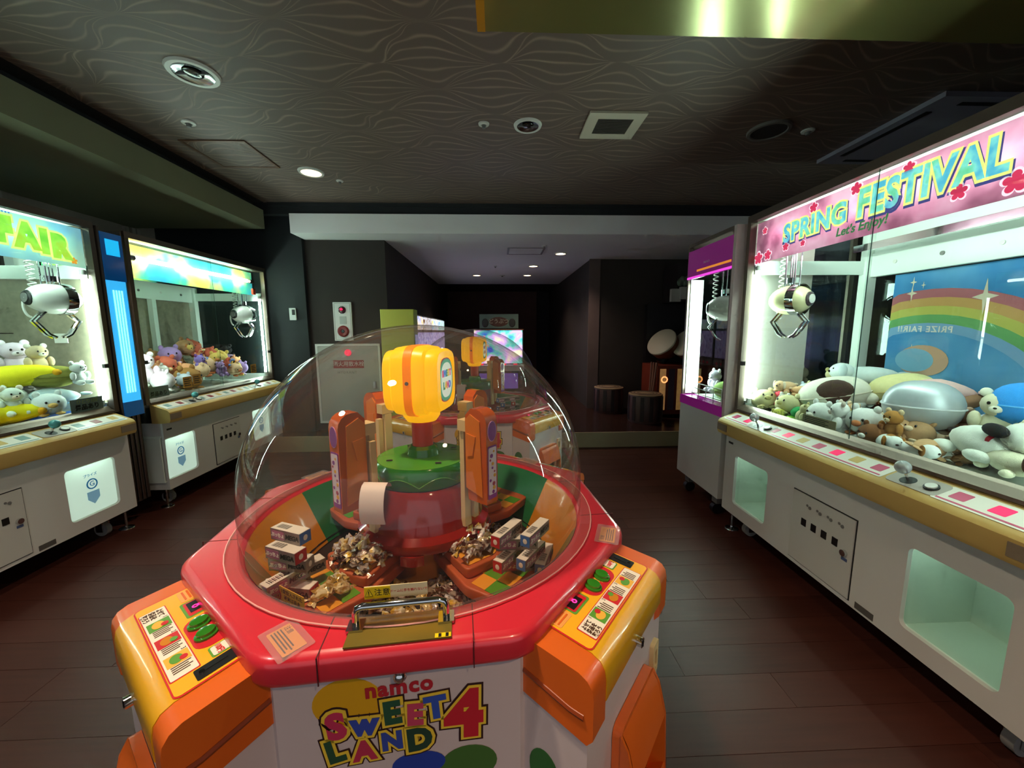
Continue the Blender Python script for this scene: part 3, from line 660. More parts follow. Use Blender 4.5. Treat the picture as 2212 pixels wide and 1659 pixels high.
crane(ML, .645, .20, 1.505, M_ufow, .80, -.25)
MB().box(.36, .5, .29, .292, 1.30, 1.305).build('wire', M_chrome, ML)
for x0, w_, z in ((.36, .10, 1.58), (.50, .08, 1.575)): pass
st = MB().box(.796 - .8 + .785, .786, .30, .38, 1.24, 1.30).build('arrow_sticker', M_offw, ML)
c0 = MB().mesh(plate_me([(0, .02), (.02, 0), (.008, 0), (.008, -.02), (-.008, -.02), (-.008, 0), (-.02, 0)], [], .0006), T(.7835, .34, 1.27) @ RZ(-PI / 2) @ FRONT).build('arrow_print', mat('arrow_green', '3f9f4a', .5), ML)
sg = MB().mesh(plate_me(rrect(.545, .735, .823, .905, .004), [], .001), T(0, .094, 0) @ FRONT).build('price_card', mat('card_grey', '6f7a78', .4), ML)
text('ひとり1回', .028, mat('card_olive', 'a0a058', .5), sg, T(.64, .0925, .885) @ FRONT); text('景品あり', .036, M_black, sg, T(.64, .0925, .85) @ FRONT, off=.0012)
MB().box(-.1, .34, -.04, .12, .79, .83).bm.free()
MB().box(.2, .78, .11, .35, .7895, .80).build('blue_mat', mat('mat_blue', '2b62c0', .4), ML)
M_bluec = mat('blue_acrylic', '2f9fe0', .15, emit='38b0f0', es=.6); M_blued = mat('blue_acrylic_dark', '0a5fa8', .12, emit='0a60b0', es=.08, coat=.6)
def lamp_column(t, x, y):
    lc = MB().box(x - .065, x + .065, y - .03, y + .07, .84, 1.64).build('lamp_column', M_bluec, t, bevel=.025, seg=3)
    MB().box(x - .07, x + .07, y - .035, y + .075, 1.64, 1.94).build('column_cap', M_blued, lc, bevel=.022, seg=3)
    MB().box(x - .045, x + .045, y - .037, y - .034, 1.80, 1.90).build('cap_glow', mat('cyan_window', '20c0ff', .2, emit='20c0ff', es=.5), lc)
    MB().box(x - .07, x + .07, y - .035, y + .075, .74, .84).build('column_foot', M_blued, lc, bevel=.015)
    for k in range(4): MB().box(x - .034 + k * .019, x - .024 + k * .019, y - .0335, y - .031, .90, 1.58).build('light_rib', mat('cyan_rib', '90f0ff', .2, emit='90ecff', es=.85), lc)
    MB().box(x - .08, x - .071, y - .03, y + .075, .74, 1.97).box(x + .071, x + .08, y - .03, y + .075, .74, 1.97).build('side_rail', M_frame, lc)
    for k in range(4): MB().cyl((x - .05 + k * .034, y + .0, .13), (x - .05 + k * .034, y + .0, .739), .014, n=12).build('chrome_post', mat('dark_chrome', '6a6058', .25, .9), lc)
lamp_column(ML, .89, .08)
# --- left far machine
MB2 = claw_machine(-2.45, 3.615, PI / 2, 'crane game heaped with small orange and purple plush toys, beyond the blue lamp column', hl=.80, hshift=-.11, ball=M_teal, flap=True, panes=('tan', 'tan', 'glass'), prints=LP)
hd = MB().box(-.766, .766, .19, .193, 1.70, 1.935).build('header_sign', tmat('rainbow_header', '8ad0c0', .4, (2.2, ('40a8d0', '58c8a8', 'e8e070', 'f0a850'))), MB2)
tbx = MB().cyl((-.66, .15, 1.835), (.62, .15, 1.835), .016, n=12).build('header_tube', emat('bright_tube', 'f0fff8', 26, True), MB2)
for sx in (-1, 1): MB().cyl((sx * .68 - .03, .15, 1.835), (sx * .68 + .03, .15, 1.835), .02, n=12).build('tube_socket', mat('socket_dark', '4a3a36', .4), tbx)
MB().box(.66, .70, .12, .14, 1.70, 1.76).build('red_tag', mat('tag_red', 'f05030', .4), MB2)
crane(MB2, .655, .24, 1.49, M_ufow, .82, -.25)
for x0, x1, z in ((-.30, -.10, 1.60), (-.07, .08, 1.575)): MB().box(x0, x1, .08 + .78 - .0055, .08 + .78 - .0035, z - .012, z + .012).build('tape_strip', M_offw, MB2)
for xx, zz in ((-.37, .90), (-.27, .91), (.50, .93)):
    nt_ = MB().mesh(plate_me(rrect(xx - .045, xx + .045, zz - .045, zz + .045, .003), [], .0008), T(0, .0935, 0) @ FRONT).build('notice_sticker', M_orange, MB2)
    for k in range(4): MB().box(xx - .036, xx + .03 - .01 * (k % 2), .0917, .0925, zz - .03 + k * .017, zz - .022 + k * .017).build('notice_print', mat('print_brown', '3a2418', .5), nt_)
sg = MB().mesh(plate_me(rrect(-.74, -.56, .823, .905, .004), [], .001), T(0, .094, 0) @ FRONT).build('price_card', MATS['card_grey'], MB2)
text('景品あり', .036, M_black, sg, T(-.65, .0925, .85) @ FRONT, off=.0012)

# --- purple crane game at the far end of the right row
M_purple = mat('purple_acrylic', '7a1a6a', .2, emit='8a1878', es=.18, coat=.4); M_purplel = mat('purple_light', 'c030b0', .25, emit='d040c0', es=.8)
t = MP = root('claw_machine', (1.50, 2.775, 0), -PI / 2, 'narrow crane game with purple header and sill beside the spring festival machine', 'claw machine')
h2 = .30
MB().box(-h2, h2, 0, .8, .15, .72).build('body', M_body, t, bevel=.01)
MB().box(-h2, h2, -.006, .1, .721, .79).build('purple_sill', M_purple, t, bevel=.004)
MB().box(-h2 + .01, h2 - .01, -.002, .012, 1.69, 1.90).build('header_sign', M_purple, t)
MB().box(-.15, h2 - .02, -.0045, -.0025, 1.735, 1.75).build('header_stripe', mat('header_orange', 'e08a30', .3, emit='f09030', es=.4), t)
MB().box(-h2 + .01, h2 - .01, -.005, -.0025, 1.692, 1.708).build('header_glow', M_purplel, t)
text('namco', .03, mat('header_pale', 'e8b8e0', .4), t, T(-.02, -.0035, 1.79) @ FRONT)
f = MB()
for sx in (-1, 1):
    xa, xb = sorted((sx * h2, sx * (h2 - .022))); f.box(xa, xb, .0, .03, .791, 1.93).box(xa, xb, .77, .8, .721, 1.93)
f.box(-h2, h2, 0, .8, 1.931, 1.955).build('cabinet_frame', M_frame, t)
sp_ = MB().box(h2 + .002, h2 + .03, -.01, .5, .70, 1.95).build('side_post', mat('pale_post', 'c8b4b0', .4), t)
MB().sheet((-h2 + .022, .012, .791), (h2 - .022, .012, .791), (h2 - .022, .012, 1.69), (-h2 + .022, .012, 1.69)).build('front_pane', M_glass, t)
MB().sheet((-h2 + .002, .031, .791), (-h2 + .002, .769, .791), (-h2 + .002, .769, 1.93), (-h2 + .002, .031, 1.93)).build('side_pane', M_glass, t)
MB().sheet((h2 - .002, .031, .791), (h2 - .002, .769, .791), (h2 - .002, .769, 1.93), (h2 - .002, .031, 1.93)).build('side_pane', M_glass, t)
MB().box(-h2 + .02, h2 - .02, .77, .78, .791, 1.93).build('rear_mirror', mat('dark_mirror', '50505c', .08, .9), t)
MB().box(-h2 + .02, h2 - .02, .035, .765, .77, .789).build('prize_floor', M_inner, t)
MB().box(-h2 + .023, h2 - .023, .1, .765, 1.915, 1.93).build('roof', M_inner, t)
tb = MB().cyl((-h2 + .05, .05, .83), (-h2 + .05, .05, 1.66), .02, n=12).build('corner_tube', M_tube, t)
MB().box(-h2 + .024, -h2 + .03, .02, .12, .80, 1.69).build('tube_reflector', M_inner, tb)
fence = MB()
for k in range(5): fence.cyl((-.18 + k * .1, .03, .791), (-.18 + k * .1, .03, .90), .003, n=6)
for z in (.82, .86, .899): fence.cyl((-.18, .03, z), (.22, .03, z), .003, n=6)
fence.build('wire_fence', M_offw, t)
crane(MP, -.04, .17, 1.46, M_ufow, .82, 1.1)
for sx in (-1, 1):
    for yy in (.06, .72):
        cst = MB().cyl((sx * .2 - .02, yy, .04), (sx * .2 + .02, yy, .04), .04, n=16).build('caster', M_black, t)
        MB().box(sx * .2 - .03, sx * .2 + .03, yy - .02, yy + .02, .08, .15).build('caster_fork', M_grey, cst)

# ------------------------------------------------------------------ candy dome machine
XC, YC, RZC = -.22, 1.104, math.radians(5.5)
CR = mat('rim_red', 'cf2a3a', .28, coat=.5, noise=(6, .06)); C_or = mat('box_orange', 'd9641f', .3, coat=.4); C_ye = mat('panel_yellow', 'e0a818', .3, .0, coat=.5)
C_wh = mat('cabinet_white', 'c9bcbc', .45, noise=(4, .04)); C_bor = mat('bowl_orange', 'c8801e', .28, noise=(9, .15), coat=.3); C_bgr = mat('bowl_green', '1f6a3c', .3, coat=.3)
C_brick = mat('tray_brick', 'b0552f', .45, noise=(20, .12)); C_tor = mat('tray_orange', 'e0962c', .4); C_tgr = mat('tray_green', '4f8f24', .4); C_dk = mat('pit_dark', '2a1c18', .5)
C_rdrum = mat('drum_red', '8e1a14', .12, coat=.8); C_green = mat('cap_green', '1f7a1c', .2, coat=.6); C_greent = mat('cap_green_top', '4a9a28', .25, coat=.5)
C_shaft = mat('shaft_red', 'c8301c', .3); C_cream = mat('post_cream', 'd8c08c', .5); C_tower = mat('tower_orange', 'c2561c', .18, coat=.7); C_tower2 = mat('tower_side_orange', 'dd7a22', .3, coat=.4)
C_purp = mat('badge_purple', '8a3c94', .3); C_strip = mat('strip_white', 'e4d8e0', .35); C_dome = glass('acrylic_dome', 'f3f0ee', 1.5, haze=.02); C_flange = glass('acrylic_flange', 'f6e6e4', 1.4, haze=.06)
C_lamp = mat('lamp_yellow', 'f0b40c', .35, emit='ffb800', es=.5); C_lamp.cycles.emission_sampling = 'AUTO'; C_lampo = mat('lamp_orange', 'f08a08', .35, emit='ff7a00', es=.35); C_note = mat('notice_yellow', 'e8b03a', .5)
C_ink = mat('ink_brown', '4a2c14', .5); C_redp = mat('print_red', 'c8202c', .4); C_pgr = mat('print_green', '5a9a34', .4); C_pw = mat('print_white', 'ece4d4', .4); C_btn = mat('button_green', '2e7d1e', .15, coat=.8)
C_seg = emat('segment_pink', 'ff2a78', 2.2); C_plate = mat('plate_olive', '8c7a34', .3, .5, noise=(12, .2)); C_tape = glass('clear_tape', 'fff0f0', 1.5, .15, haze=.1); C_paper = mat('paper_white', 'e6d8cc', .6)
def octo(R, rot=PI / 8): return [(R * math.cos(rot + k * PI / 4), R * math.sin(rot + k * PI / 4)) for k in range(8)]
def roundpoly(P, r, n=4):
    o = []; N = len(P)
    for i in range(N):
        a, b, c = (Vector(P[(i + k) % N]) for k in (-1, 0, 1)); d1, d2 = (a - b).normalized(), (c - b).normalized()
        p, q = b + d1 * r, b + d2 * r
        for k in range(n + 1):
            s = k / n; v = (1 - s) ** 2 * p + 2 * s * (1 - s) * b + s * s * q; o.append((v.x, v.y))
    return o
def candy_machine():
    t = root('candy_crane_machine', (XC, YC, 0), RZC, 'red octagonal candy crane machine under a large clear dome, nearest the camera', 'arcade machine', 'domed candy machines')
    # cabinet: eight upright wall panels
    ap = .565 * math.cos(PI / 8)
    cab = MB().mesh(plate_me(octo(.545), [circ(0, 0, .455, n=48)], .3475), T(0, 0, .3875)).build('cabinet', C_wh, t)
    MB().prism(octo(.50), .0, .0398).build('plinth', M_black, t)
    rim = plate_me(roundpoly(octo(.556), .03), [circ(0, 0, .461, n=64)], .012, .016)
    MB().mesh(rim, T(0, 0, .757)).build('rim', CR, t)
    for k in range(4):
        for sx in (-1, 1):
            s = MB()
            s.box(sx * .125 - .0009, sx * .125 + .0009, -ap - .0095, -.44, .7849, .7856).box(sx * .125 - .0009, sx * .125 + .0009, -ap - .0105, -ap - .009, .735, .7856)
            s.build('rim_seam', mat('seam_dark', '4a0c10', .6), t, rz=k * PI / 2)
    # dome: vertical skirt, then an ellipsoid cap
    pr = [(.455, .787), (.456, .83), (.455, .91)] + [(.455 * math.cos(a), .91 + .41 * math.sin(a)) for a in [PI / 2 * k / 22 for k in range(1, 22)]] + [(.0001, 1.32)]
    MB().lathe(pr, 72).build('dome', C_dome, t, smooth=2)
    MB().lathe([(.455, .7875), (.455, .7915), (.484, .7915), (.484, .7875)], 72).build('dome_flange', C_flange, t)
    MB().tube([(.4845 * math.cos(2 * PI * i / 72), .4845 * math.sin(2 * PI * i / 72), .7905) for i in range(73)], .0016, 6).build('flange_edge', mat('flange_pale', 'e8a8a0', .3), t)
    # bowl
    for k in range(8):
        a0 = -PI / 8 + k * PI / 4
        MB().lathe([(.446, .778), (.436, .765), (.366, .635), (.356, .618)], 8, None, a0, a0 + PI / 4).build('bowl_panel', C_bgr if k % 2 else C_bor, t, smooth=1)
    MB().lathe([(.36, .628), (.37, .634), (.372, .63), (.36, .62)], 48).build('bowl_seal', M_black, t)
    MB().lathe([(.362, .615), (.0, .615)], 48).build('turntable', C_dk, t)
    MB().lathe([(.118, .616), (.112, .66), (.104, .70), (.10, .735)], 40).build('pedestal', C_bor, t)
    # four trays on arms
    for k in range(4):
        a = PI / 4 + k * PI / 2
        tr = MB().mesh(plate_me(roundpoly([(.08, -.045), (.27, -.105), (.395, -.09), (.395, .09), (.27, .105), (.08, .045)], .012), [], .010, .004), T(0, 0, .686)).build('tray', C_brick, t, rz=a)
        nn = 0
        for i in range(6):
            for j in range(4):
                x0, y0 = .10 + i * .043, -.092 + j * .046
                if abs(y0 + .023) > .03 + .22 * (x0 - .08): continue
                MB().box(x0, x0 + .0425, y0, y0 + .0455, .7005, .7012).build('tray_square', C_tgr if (i + j) % 2 else C_tor, tr)
        MB().mesh(plate_me(roundpoly([(.13, -.05), (.255, -.085), (.275, .0), (.255, .085), (.13, .05)], .01), [], .009, .004), T(0, 0, .714)).build('raised_step', C_brick, tr)
        MB().mesh(plate_me(roundpoly([(.137, -.042), (.248, -.076), (.266, .0), (.248, .076), (.137, .042)], .008), [], .0006), T(0, 0, .728)).build('step_top', C_tor, tr)
    # centre drum, cap, lamp
    MB().lathe([(.0, .737), (.186, .737), (.190, .748), (.188, .762), (.17, .776), (.158, .82), (.146, .87), (.136, .884), (.0, .884)], 56).build('drum', C_rdrum, t)
    for k in range(4): MB().prism([(-.03, -.187), (.03, -.187), (0, -.195)], .712, .738).build('drum_fin', C_rdrum, t, rz=k * PI / 2 - .1)
    cap = MB().lathe([(.0, .885), (.133, .885), (.137, .893), (.137, .93), (.13, .942), (0, .946)], 56).build('green_cap', C_green, t)
    MB().lathe([(.128, .9425), (.05, .9472), (0, .9472)], 48).build('cap_top', C_greent, cap)
    pts = []
    for i in range(97):
        a = 2 * PI * i / 96; z = .895 + .022 * abs(math.sin(4 * a)); pts.append((.1374 * math.cos(a), .1374 * math.sin(a), z))
    MB().tube(pts, .0012, 4).build('wave_line', C_greent, cap)
    for k in range(4): MB().box(-.008, .008, -.003, .003, .9465, .9485).build('cap_slot', C_dk, cap, loc=(.1 * math.cos(k * PI / 2 + .5), .1 * math.sin(k * PI / 2 + .5), -.0008))
    MB().lathe([(.046, .947), (.043, .968), (.034, .976), (.03, .976)], 32).build('collar', C_green, t)
    MB().lathe([(.0298, .95), (.0298, 1.06)], 32).build('shaft', C_shaft, t)
    LM = T(0, 0, 1.166) @ RZ(-.27) @ RY(PI / 2)
    hp = [(.001, -.078), (.076, -.078), (.084, -.072), (.086, -.052), (.093, -.046), (.096, -.028), (.097, -.009), (.096, .018), (.093, .038), (.087, .045), (.087, .066), (.081, .077), (.064, .08), (.062, .074), (.001, .074)]
    lb = MB().lathe(hp, 64, LM, sq=4.2).build('lamp_barrel', C_lamp, t)
    MB().lathe([(.094, -.011), (.0985, -.011), (.0985, .011), (.094, .011)], 64, LM, sq=4.2).build('lamp_stripe', C_lampo, lb)
    MB().lathe([(.054, -.072), (.052, -.104), (.042, -.118), (.0, -.118)], 32, T(0, 0, 1.166)).build('lamp_neck', C_lamp, lb)
    MB().cyl(LM @ Vector((0, -.098, 0)), LM @ Vector((0, -.1005, 0)), .005, n=12).build('screw', M_grey, lb)
    MB().lathe([(.0, .0745), (.062, .0745), (.062, .076)], 36, LM, sq=2.6).build('sign_rim', mat('sign_maroon', '8a2a3c', .4, emit='a03048', es=.3), lb)
    MB().lathe([(0, .0766), (.059, .0766)], 36, LM, sq=2.6).build('sign_face', mat('sign_teal', '3f9f7c', .4, emit='3f9f7c', es=.3), lb)
    MB().lathe([(0, .0772), (.049, .0772)], 36, LM, sq=2.6).build('sign_inner', mat('sign_cream', 'e8f0e0', .4, emit='e8f0e0', es=.3), lb)
    SM = LM @ T(0, 0, .0775) @ RZ(PI / 2)
    cols = [mat('sl_pink', 'e04878', .4, emit='e04878', es=.3), mat('sl_blue', '3a78d0', .4, emit='3a78d0', es=.3), mat('sl_green', '1f8a5a', .4, emit='1f8a5a', es=.3), mat('sl_yellow', 'e8b820', .4, emit='e8b820', es=.3)]
    for i, ch in enumerate('SWEET'): text(ch, .024, cols[i % 4], lb, SM @ T(-.033 + i * .0165, .018, 0), off=.0018)
    for i, ch in enumerate('LAND'): text(ch, .026, cols[(i + 2) % 4], lb, SM @ T(-.026 + i * .0175, -.016, 0), off=.0018)
    # crane towers
    for k in range(4):
        a = -3 * PI / 4 + k * PI / 2       # outward direction
        q = a + PI / 2
        tw = MB(); r0 = .232
        prof = [(-r0 - .032, .868), (-r0 - .032, 1.075)] + [(-r0 - .032 + .034 * (1 - math.cos(b)), 1.075 + .034 * math.sin(b)) for b in (.4, .8, 1.2, 1.57)] + [(-r0 + .02, 1.109), (-r0 + .038, 1.09), (-r0 + .038, .93), (-r0 + .03, .868)]
        tw = MB().profx(prof, -.021, .021).build('crane_tower', C_tower, t, bevel=.008, seg=3, rz=q)
        MB().profx([(-r0 - .02, .885), (-r0 - .012, 1.08), (-r0 + .02, 1.095), (-r0 + .036, 1.08), (-r0 + .036, .9)], -.024, .024).build('tower_cheek', C_tower2, tw, bevel=.006)
        MB().profx([(-r0 + .0, 1.04), (-r0 + .03, 1.045), (-r0 + .03, .985), (-r0 + .01, .99)], -.0265, .0265).build('tower_boss', C_tower2, tw, bevel=.003)
        FM = T(0, -r0 - .0322, 0) @ FRONT
        flat(circ(0, 1.055, .0165, .026), .0012, mat('badge_rim', 'e0a8d0', .3), tw, FM @ T(0, 0, .0006), 'badge_rim')
        flat(circ(0, 1.055, .0150, .0245), .0012, C_purp, tw, FM @ T(0, 0, .001), 'badge')
        flat(rrect(-.0165, .0165, .88, 1.018, .004), .0012, C_purp, tw, FM @ T(0, 0, .0006), 'strip_border')
        flat(rrect(-.0145, .0145, .892, 1.014, .004), .0012, C_strip, tw, FM @ T(0, 0, .001), 'print_strip')
        rr = random.Random(5)
        for i in range(11):
            z = .898 + i * .0105; flat(circ(rr.uniform(-.009, .009), z, rr.uniform(.0025, .0058), n=10), .0006, (C_purp, C_note, mat('dot_rose', 'b0485c', .4))[i % 3], tw, FM @ T(0, 0, .0018), 'dot_print')
        ps = MB().box(-.012, .012, -.178, -.163, .78 if k < 2 else .87, 1.045).build('slide_post', C_cream, t, rz=q, bevel=.002)
        MB().box(.014, .03, -.188, -.172, .80 if k < 2 else .87, 1.03).build('slide_post', C_cream, t, rz=q, bevel=.002)
        MB().box(-.02, .02, -.2, -.164, 1.046, 1.075).build('slide_block', C_cream, t, rz=q, bevel=.002)
    # curled white shovel by the tower at the camera's side
    sv = [(-.03 + .0, .918), (-.02, .930), (-.006, .936), (.008, .932), (.018, .92), (.025, .90), (.028, .878), (.026, .858), (.02, .842)]
    m_ = MB(); n_ = len(sv)
    for kx, side in enumerate((0, 1)): pass
    vs = [(-.03, -.02 - y_, z_) for y_, z_ in sv] + [(.03, -.02 - y_, z_) for y_, z_ in sv] + [(-.03, -.0215 - y_, z_ - .0012) for y_, z_ in sv] + [(.03, -.0215 - y_, z_ - .0012) for y_, z_ in sv]
    fs = [(i, i + 1, n_ + i + 1, n_ + i) for i in range(n_ - 1)] + [(2 * n_ + i, 3 * n_ + i, 3 * n_ + i + 1, 2 * n_ + i + 1) for i in range(n_ - 1)]
    m_._add(vs, fs, T(-.095, -.165, 0) @ RZ(-.2)); m_.build('shovel_flap', C_paper, t, smooth=2)
    # coin boxes on the four diagonal faces
    for k in range(4):
        coin_box(t, PI / 4 + (k - 1) * PI / 2, k)
    # handle and plate on the rim
    pl = MB().box(-.088, .088, -ap + .002, -.452, .7857, .7885).build('handle_plate', C_plate, t, bevel=.001, rz=.0)
    MB().box(.06, .087, -ap + .0025, -ap + .012, .7886, .789).build('caution_tape', mat('caution_yellow', 'f2d010', .4), pl)
    for k in range(2): MB().box(.066 + k * .012, .071 + k * .012, -ap + .003, -ap + .011, .789, .7894).build('caution_mark', M_black, pl)
    hpz = .826
    MB().tube([(-.078, -.475, .789), (-.078, -.475, hpz - .012), (-.075, -.475, hpz - .004), (-.066, -.475, hpz), (.066, -.475, hpz), (.075, -.475, hpz - .004), (.078, -.475, hpz - .012), (.078, -.475, .789)], .0062, 12).build('handle', M_chrome, pl)
    for sx in (-1, 1): MB().box(sx * .078 - .014, sx * .078 + .014, -.489, -.461, .7886, .7925).build('handle_foot', M_silver, pl, bevel=.002)
    DR = T(0, -.4575, 0) @ FRONT
    nt_ = MB().box(-.065, .045, -.4605, -.459, .828, .852).build('dome_sticker', mat('sticker_cream', 'ecdcae', .5), t)
    MB().box(-.065, -.02, -.4612, -.4606, .829, .851).build('sticker_yellow', mat('caution_yellow', 'f2d010', .4), nt_)
    text('⚠注意', .014, M_black, nt_, T(-.043, -.4616, .84) @ FRONT, ext=.0002); text('ドームに手を触れないで', .006, C_redp, nt_, T(.012, -.461, .84) @ FRONT, ext=.0002)
    # yellow caution stickers on the rim corners
    for ang, r in ((-1.94, .52), (-.46, .53), (2.5, .51), (.75, .51)):
        M_ = T(r * math.cos(ang), r * math.sin(ang), .7862) @ RZ(ang + PI / 2 - (.45 if ang < -1 else 0))
        s_ = flat(rrect(-.036, .036, -.02, .018, .002), .0006, C_note, t, M_, 'caution_sticker')
        text('注意', .011, C_ink, s_, M_ @ T(-.02, .01, .0006), ext=.0001)
        for i in range(4): flat([(-.031, -.015 + i * .005), (.03 - .006 * (i % 2), -.015 + i * .005), (.03 - .006 * (i % 2), -.0128 + i * .005), (-.031, -.0128 + i * .005)], .0003, C_ink, s_, M_ @ T(0, 0, .0006), 'print_line')
        flat(rrect(-.046, .046, -.03, .028, .004), .0004, C_tape, s_, M_ @ T(0, 0, .0012), 'tape')
    # notice on the inside of the dome, at the end of the left tray
    NA = -2.32
    NM = T(.398 * math.cos(NA), .398 * math.sin(NA), .705) @ RZ(NA + PI / 2 + .12)
    nb = MB().box(-.06, .06, -.0006, .0006, -.005, .045, NM).build('notice_card', C_note, t)
    rg = MB().mesh(plate_me(circ(-.038, .022, .017), [circ(-.038, .022, .0135)], .0003), NM @ T(0, -.0009, 0) @ FRONT); rg.build('stamp_ring', C_redp, nb)
    text('禁', .02, C_redp, nb, NM @ T(-.038, -.0009, .022) @ FRONT, ext=.0003)
    for i, tx in enumerate(('1度投入された', '硬貨は返金', 'できません')): text(tx, .0115, C_ink, nb, NM @ T(.018, -.0009, .035 - i * .0135) @ FRONT, ext=.0003)
    # front: knob, lock, logo, printed jelly beans
    FP = -.545 * math.cos(PI / 8)
    fk = MB().ell((.0, FP - .012, .723), (.012, .012, .012), u=18, v=12).build('door_knob', M_chrome, t)
    MB().cyl((.033, FP - .004, .725), (.033, FP, .725), .006, n=14).build('keyhole', M_black, t)
    logo(t, T(-.033, FP - .0004, .045) @ FRONT @ Matrix.Scale(.94, 4))
    return t
def logo(t, M):
    lp = flat(circ(-.062, .664, .062, .05, 30), .0005, mat('bean_yellow', 'd8a418', .4), t, M, 'printed_bean')
    mk = mat('logo_black', '2a0c10', .5); yk = mat('logo_yellow', 'e8c83c', .5)
    text('namco', .042, mat('logo_red', 'b0202c', .5), t, M @ T(.03, .685, .0012) @ RZ(.03), off=.0016, sp=1.12, shear=0)
    L = (('S', -.085, .618, .07, 'c03058', .12), ('w', -.035, .616, .062, '3048a8', -.02), ('E', .015, .632, .062, '1f5038', .06), ('E', .056, .622, .058, 'c04060', -.03), ('T', .095, .632, .062, '3050b0', .08),
         ('L', -.09, .566, .06, '1f4a30', .2), ('A', -.038, .560, .054, 'b83050', .05), ('N', .013, .573, .05, '3048a0', .05), ('D', .063, .568, .062, '1c4030', .06), ('4', .148, .607, .13, 'c02030', -.02))
    for ch, x, z, s, c, a in L: text(ch, s, mk, t, M @ T(x, z, .0006) @ RZ(a), off=s * .2 if ch != '4' else s * .13, ext=.0003)
    for ch, x, z, s, c, a in L: text(ch, s, yk, t, M @ T(x, z, .0013) @ RZ(a), off=s * .15 if ch != '4' else s * .1, ext=.0003)
    for ch, x, z, s, c, a in L: text(ch, s, mat('logo_' + c, c, .5), t, M @ T(x, z, .0021) @ RZ(a), off=s * .06, ext=.0003)
    for x, z, rx, rz_, c in ((.06, .515, .05, .027, '2040a0'), (.155, .50, .055, .04, '3f6a30'), (.09, .45, .06, .04, 'c89a20'), (.0, .455, .05, .035, 'b02838'), (-.12, .47, .05, .036, '2f5a3c'), (-.06, .40, .05, .04, 'd0a020'), (.17, .41, .05, .04, 'b02848')):
        flat(circ(x, z, rx, rz_), .0005, mat('bean_' + c, c, .4), t, M @ T(0, 0, .0003 + z * .0006), 'printed_bean')
def coin_box(t, rz, idx):
    w_ = .2
    b = MB().box(-w_ + .004, w_ - .004, -.632, -.488, .05, .66).build('coin_box', C_wh, t, rz=rz, bevel=.012, seg=3)
    prof = [(-.488, .757), (-.615, .746), (-.631, .739), (-.640, .727), (-.643, .71), (-.643, .635), (-.632, .62), (-.488, .645)]
    mid = [(-.488, .758), (-.615, .747), (-.6315, .74), (-.641, .728), (-.6445, .71), (-.6445, .672), (-.641, .665), (-.488, .665)]
    for sx in (-1, 1):
        xa, xb = sorted((sx * .152, sx * w_))
        e = MB().profx(prof, xa, xb).build('end_cap', C_or, b, bevel=.009, seg=3)
        xo = sx * w_
        MB().tube([(xo - sx * .004, -.505, .688), (xo - sx * .004, -.6, .668), (xo - sx * .004, -.626, .668)], .0075, 8).build('cap_groove', mat('groove_shade_orange', '8c3a10', .4), b)  # raised bead, the shade of a groove put into its darker orange
    MB().profx(mid, -.1515, .1515).build('panel_housing', C_ye, b, bevel=.004)
    PM = T(0, -.617, .7474) @ RX(math.atan2(.011, .127)) @ Matrix.Diagonal((1, 1.135, 1, 1))
    def fl(pts, m, dz, nm): return flat(pts, .0006, m, b, PM @ T(0, 0, dz), nm)
    fl(rrect(-.152, .152, .002, .112, .01), C_redp, .0004, 'panel_border'); fl(rrect(-.149, .149, .004, .109, .008), mat('panel_sun', 'f0b020', .35), .0010, 'panel_face')
    fl(rrect(-.028, .078, .044, .106, .022), C_redp, .0016, 'button_field')
    for i, x in enumerate((.0, .042)):
        MB().lathe([(.0165, 0), (.0165, .004), (.013, .005), (.0125, .010), (.0, .012)], 24, PM @ T(x, .064, .0016)).build('push_button', C_btn, b)
        text(('1すくう', '2おとす')[i], .0125, M_black, b, PM @ T(x + .004, .095, .0022), off=.0004, ext=.0002)
    fl([(.014, .072), (.026, .072), (.026, .078), (.034, .066), (.026, .054), (.026, .06), (.014, .06)], C_note, .002, 'arrow_print')
    fl(rrect(-.096, -.036, .055, .1, .005), C_pgr, .0016, 'display_border'); fl(rrect(-.092, -.04, .059, .096, .003), C_redp, .0020, 'display_frame'); fl(rrect(-.088, -.05, .063, .088, .001), M_black, .0024, 'display')
    text('8', .024, C_seg, b, PM @ T(-.066, .075, .0030), ext=.0003)
    fl(rrect(-.144, -.1, .06, .103, .004), mat('label_peach', 'eaa050', .4), .0016, 'info_label')
    for i in range(5): fl([(-.14, .066 + i * .007), (-.106, .066 + i * .007), (-.106, .069 + i * .007), (-.14, .069 + i * .007)], C_or, .0022, 'info_line')
    fl(rrect(.082, .112, .055, .092, .004), C_pgr, .0016, 'price_border'); fl(rrect(.0845, .1095, .0575, .0895, .003), C_pw, .0022, 'price_plate')
    text('1プレイ', .0075, C_redp, b, PM @ T(.097, .082, .0027), ext=.0002, off=.0002); text('100円', .010, C_redp, b, PM @ T(.097, .067, .0027), ext=.0002, off=.0004)
    cs = fl(rrect(.116, .144, .03, .094, .003), mat('slot_black', '26282a', .3, .4), .002, 'coin_slot')
    MB().box(.1285, .1305, .042, .07, .0025, .0032, PM).build('slot_gap', M_black, b); MB().cyl(PM @ Vector((.13, .084, .002)), PM @ Vector((.13, .084, .018)), .0045, n=12).build('return_lever', M_chrome, b); MB().cyl(PM @ Vector((.13, .038, .002)), PM @ Vector((.13, .038, .005)), .004, n=12).build('slot_screw', M_chrome, b)
    text('namco', .009, C_redp, b, PM @ T(.128, .101, .0018), ext=.0002, off=.0003)
    fl(rrect(-.125, .112, .005, .041, .003), C_redp, .0014, 'picture_border'); fl(rrect(-.123, .11, .0065, .0395, .002), C_pw, .002, 'picture_strip')
